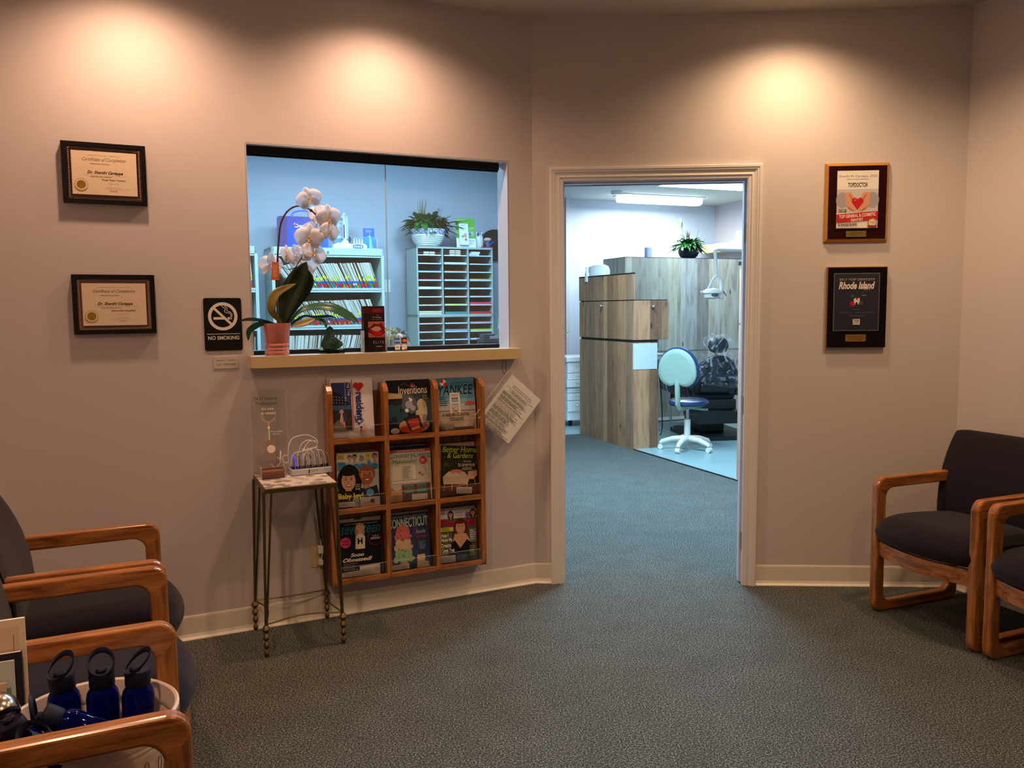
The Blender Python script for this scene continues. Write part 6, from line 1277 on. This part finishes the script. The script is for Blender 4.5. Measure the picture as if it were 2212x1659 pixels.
# side wall shelf with a card
M_ply = mat('light_maple', (226, 204, 150), .4)
t = MB().box(2.60, 2.869, 1.0, 2.60, 2.150, 2.262, M_ply); tag(t.build('wall_shelf', M=FO), 'light maple shelf box along the treatment room side wall', 'shelf')
t = MB().box(2.66, 2.67, 1.3, 1.92, 2.2625, 2.40, C(214, 232, 236)); tag(t.build('poster_card', M=FO), 'pale card with faint lettering standing on the maple shelf', 'card')
# far room seen through the sliver at the left
t = thing('wall_monitor', 'black monitor in the narrow gap by the left door jamb', 'monitor', at(FO, 0, 3.70, 0)); MB().box(.80, 1.10, 0, .04, 2.01, 2.33, M_black).build('screen', t); MB().box(.9, 1.0, .04, .60, 2.1, 2.2, M_black).build('bracket', t)
t = MB().box(.7, 1.3, 3.62, 4.299, 1.90, 1.965, M_ply); tag(t.build('wall_shelf', M=FO), 'light wood shelf in the narrow gap under the black monitor', 'shelf')
b = MB().box(.8, 1.15, 4.285, 4.299, 1.20, 1.79, C(70, 150, 206)); b.art(4.285, 0, 0); b.rect(.8, 1.15, 1.70, 1.79, C(40, 110, 176))
for k in range(5): b.rect(.8, 1.15, 1.26 + .09 * k, 1.27 + .09 * k, WH)
tag(b.build('poster', M=FO), 'blue poster in the narrow gap by the left door jamb', 'poster')
t = MB().box(.6, 1.2, 3.80, 4.29, 0, .9, C(190, 200, 224)); tag(t.build('counter_cabinet', M=FO), 'pale blue cabinet in the narrow gap by the left door jamb', 'cabinet')
w2 = bpy.data.objects.new('window_2', None); COL.objects.link(w2); w2.matrix_world = FO; struct(w2)
MB().box(.75, 1.25, 4.28, 4.299, 2.30, 2.78, mat('window_daylight', (240, 248, 255), .5, emis=4, var=0)).build('bright_pane', w2); MB().box(.74, 1.26, 4.26, 4.298, 2.27, 2.30, M_white).build('sill', w2)
t = thing('potted_plant', 'plant whose green leaf tip shows past the left door jamb', 'plant', at(FM, .06, 1.5, 0))
MB().cyl((0, 0, 0), (0, 0, .9), .065, mat('plant_pedestal', (200, 204, 214), .5), 20).lathe([(.0, .9), (.05, .9), (.065, 1.05), (.0, 1.04)], M_white, 20, cap=False).build('pot', t)
b = MB()
for k in range(9): a = .4 * k - 1.9; leafblade(b, (0, 0, 1.03), (.3 * math.cos(a), math.sin(a), 1.2), .14, .03, GR2, .1)
leafblade(b, (.01, 0, 1.18), (1, 0, .62), .175, .028, mat('leaf_green_bright', (90, 190, 60), .4), .04); b.build('foliage', t)
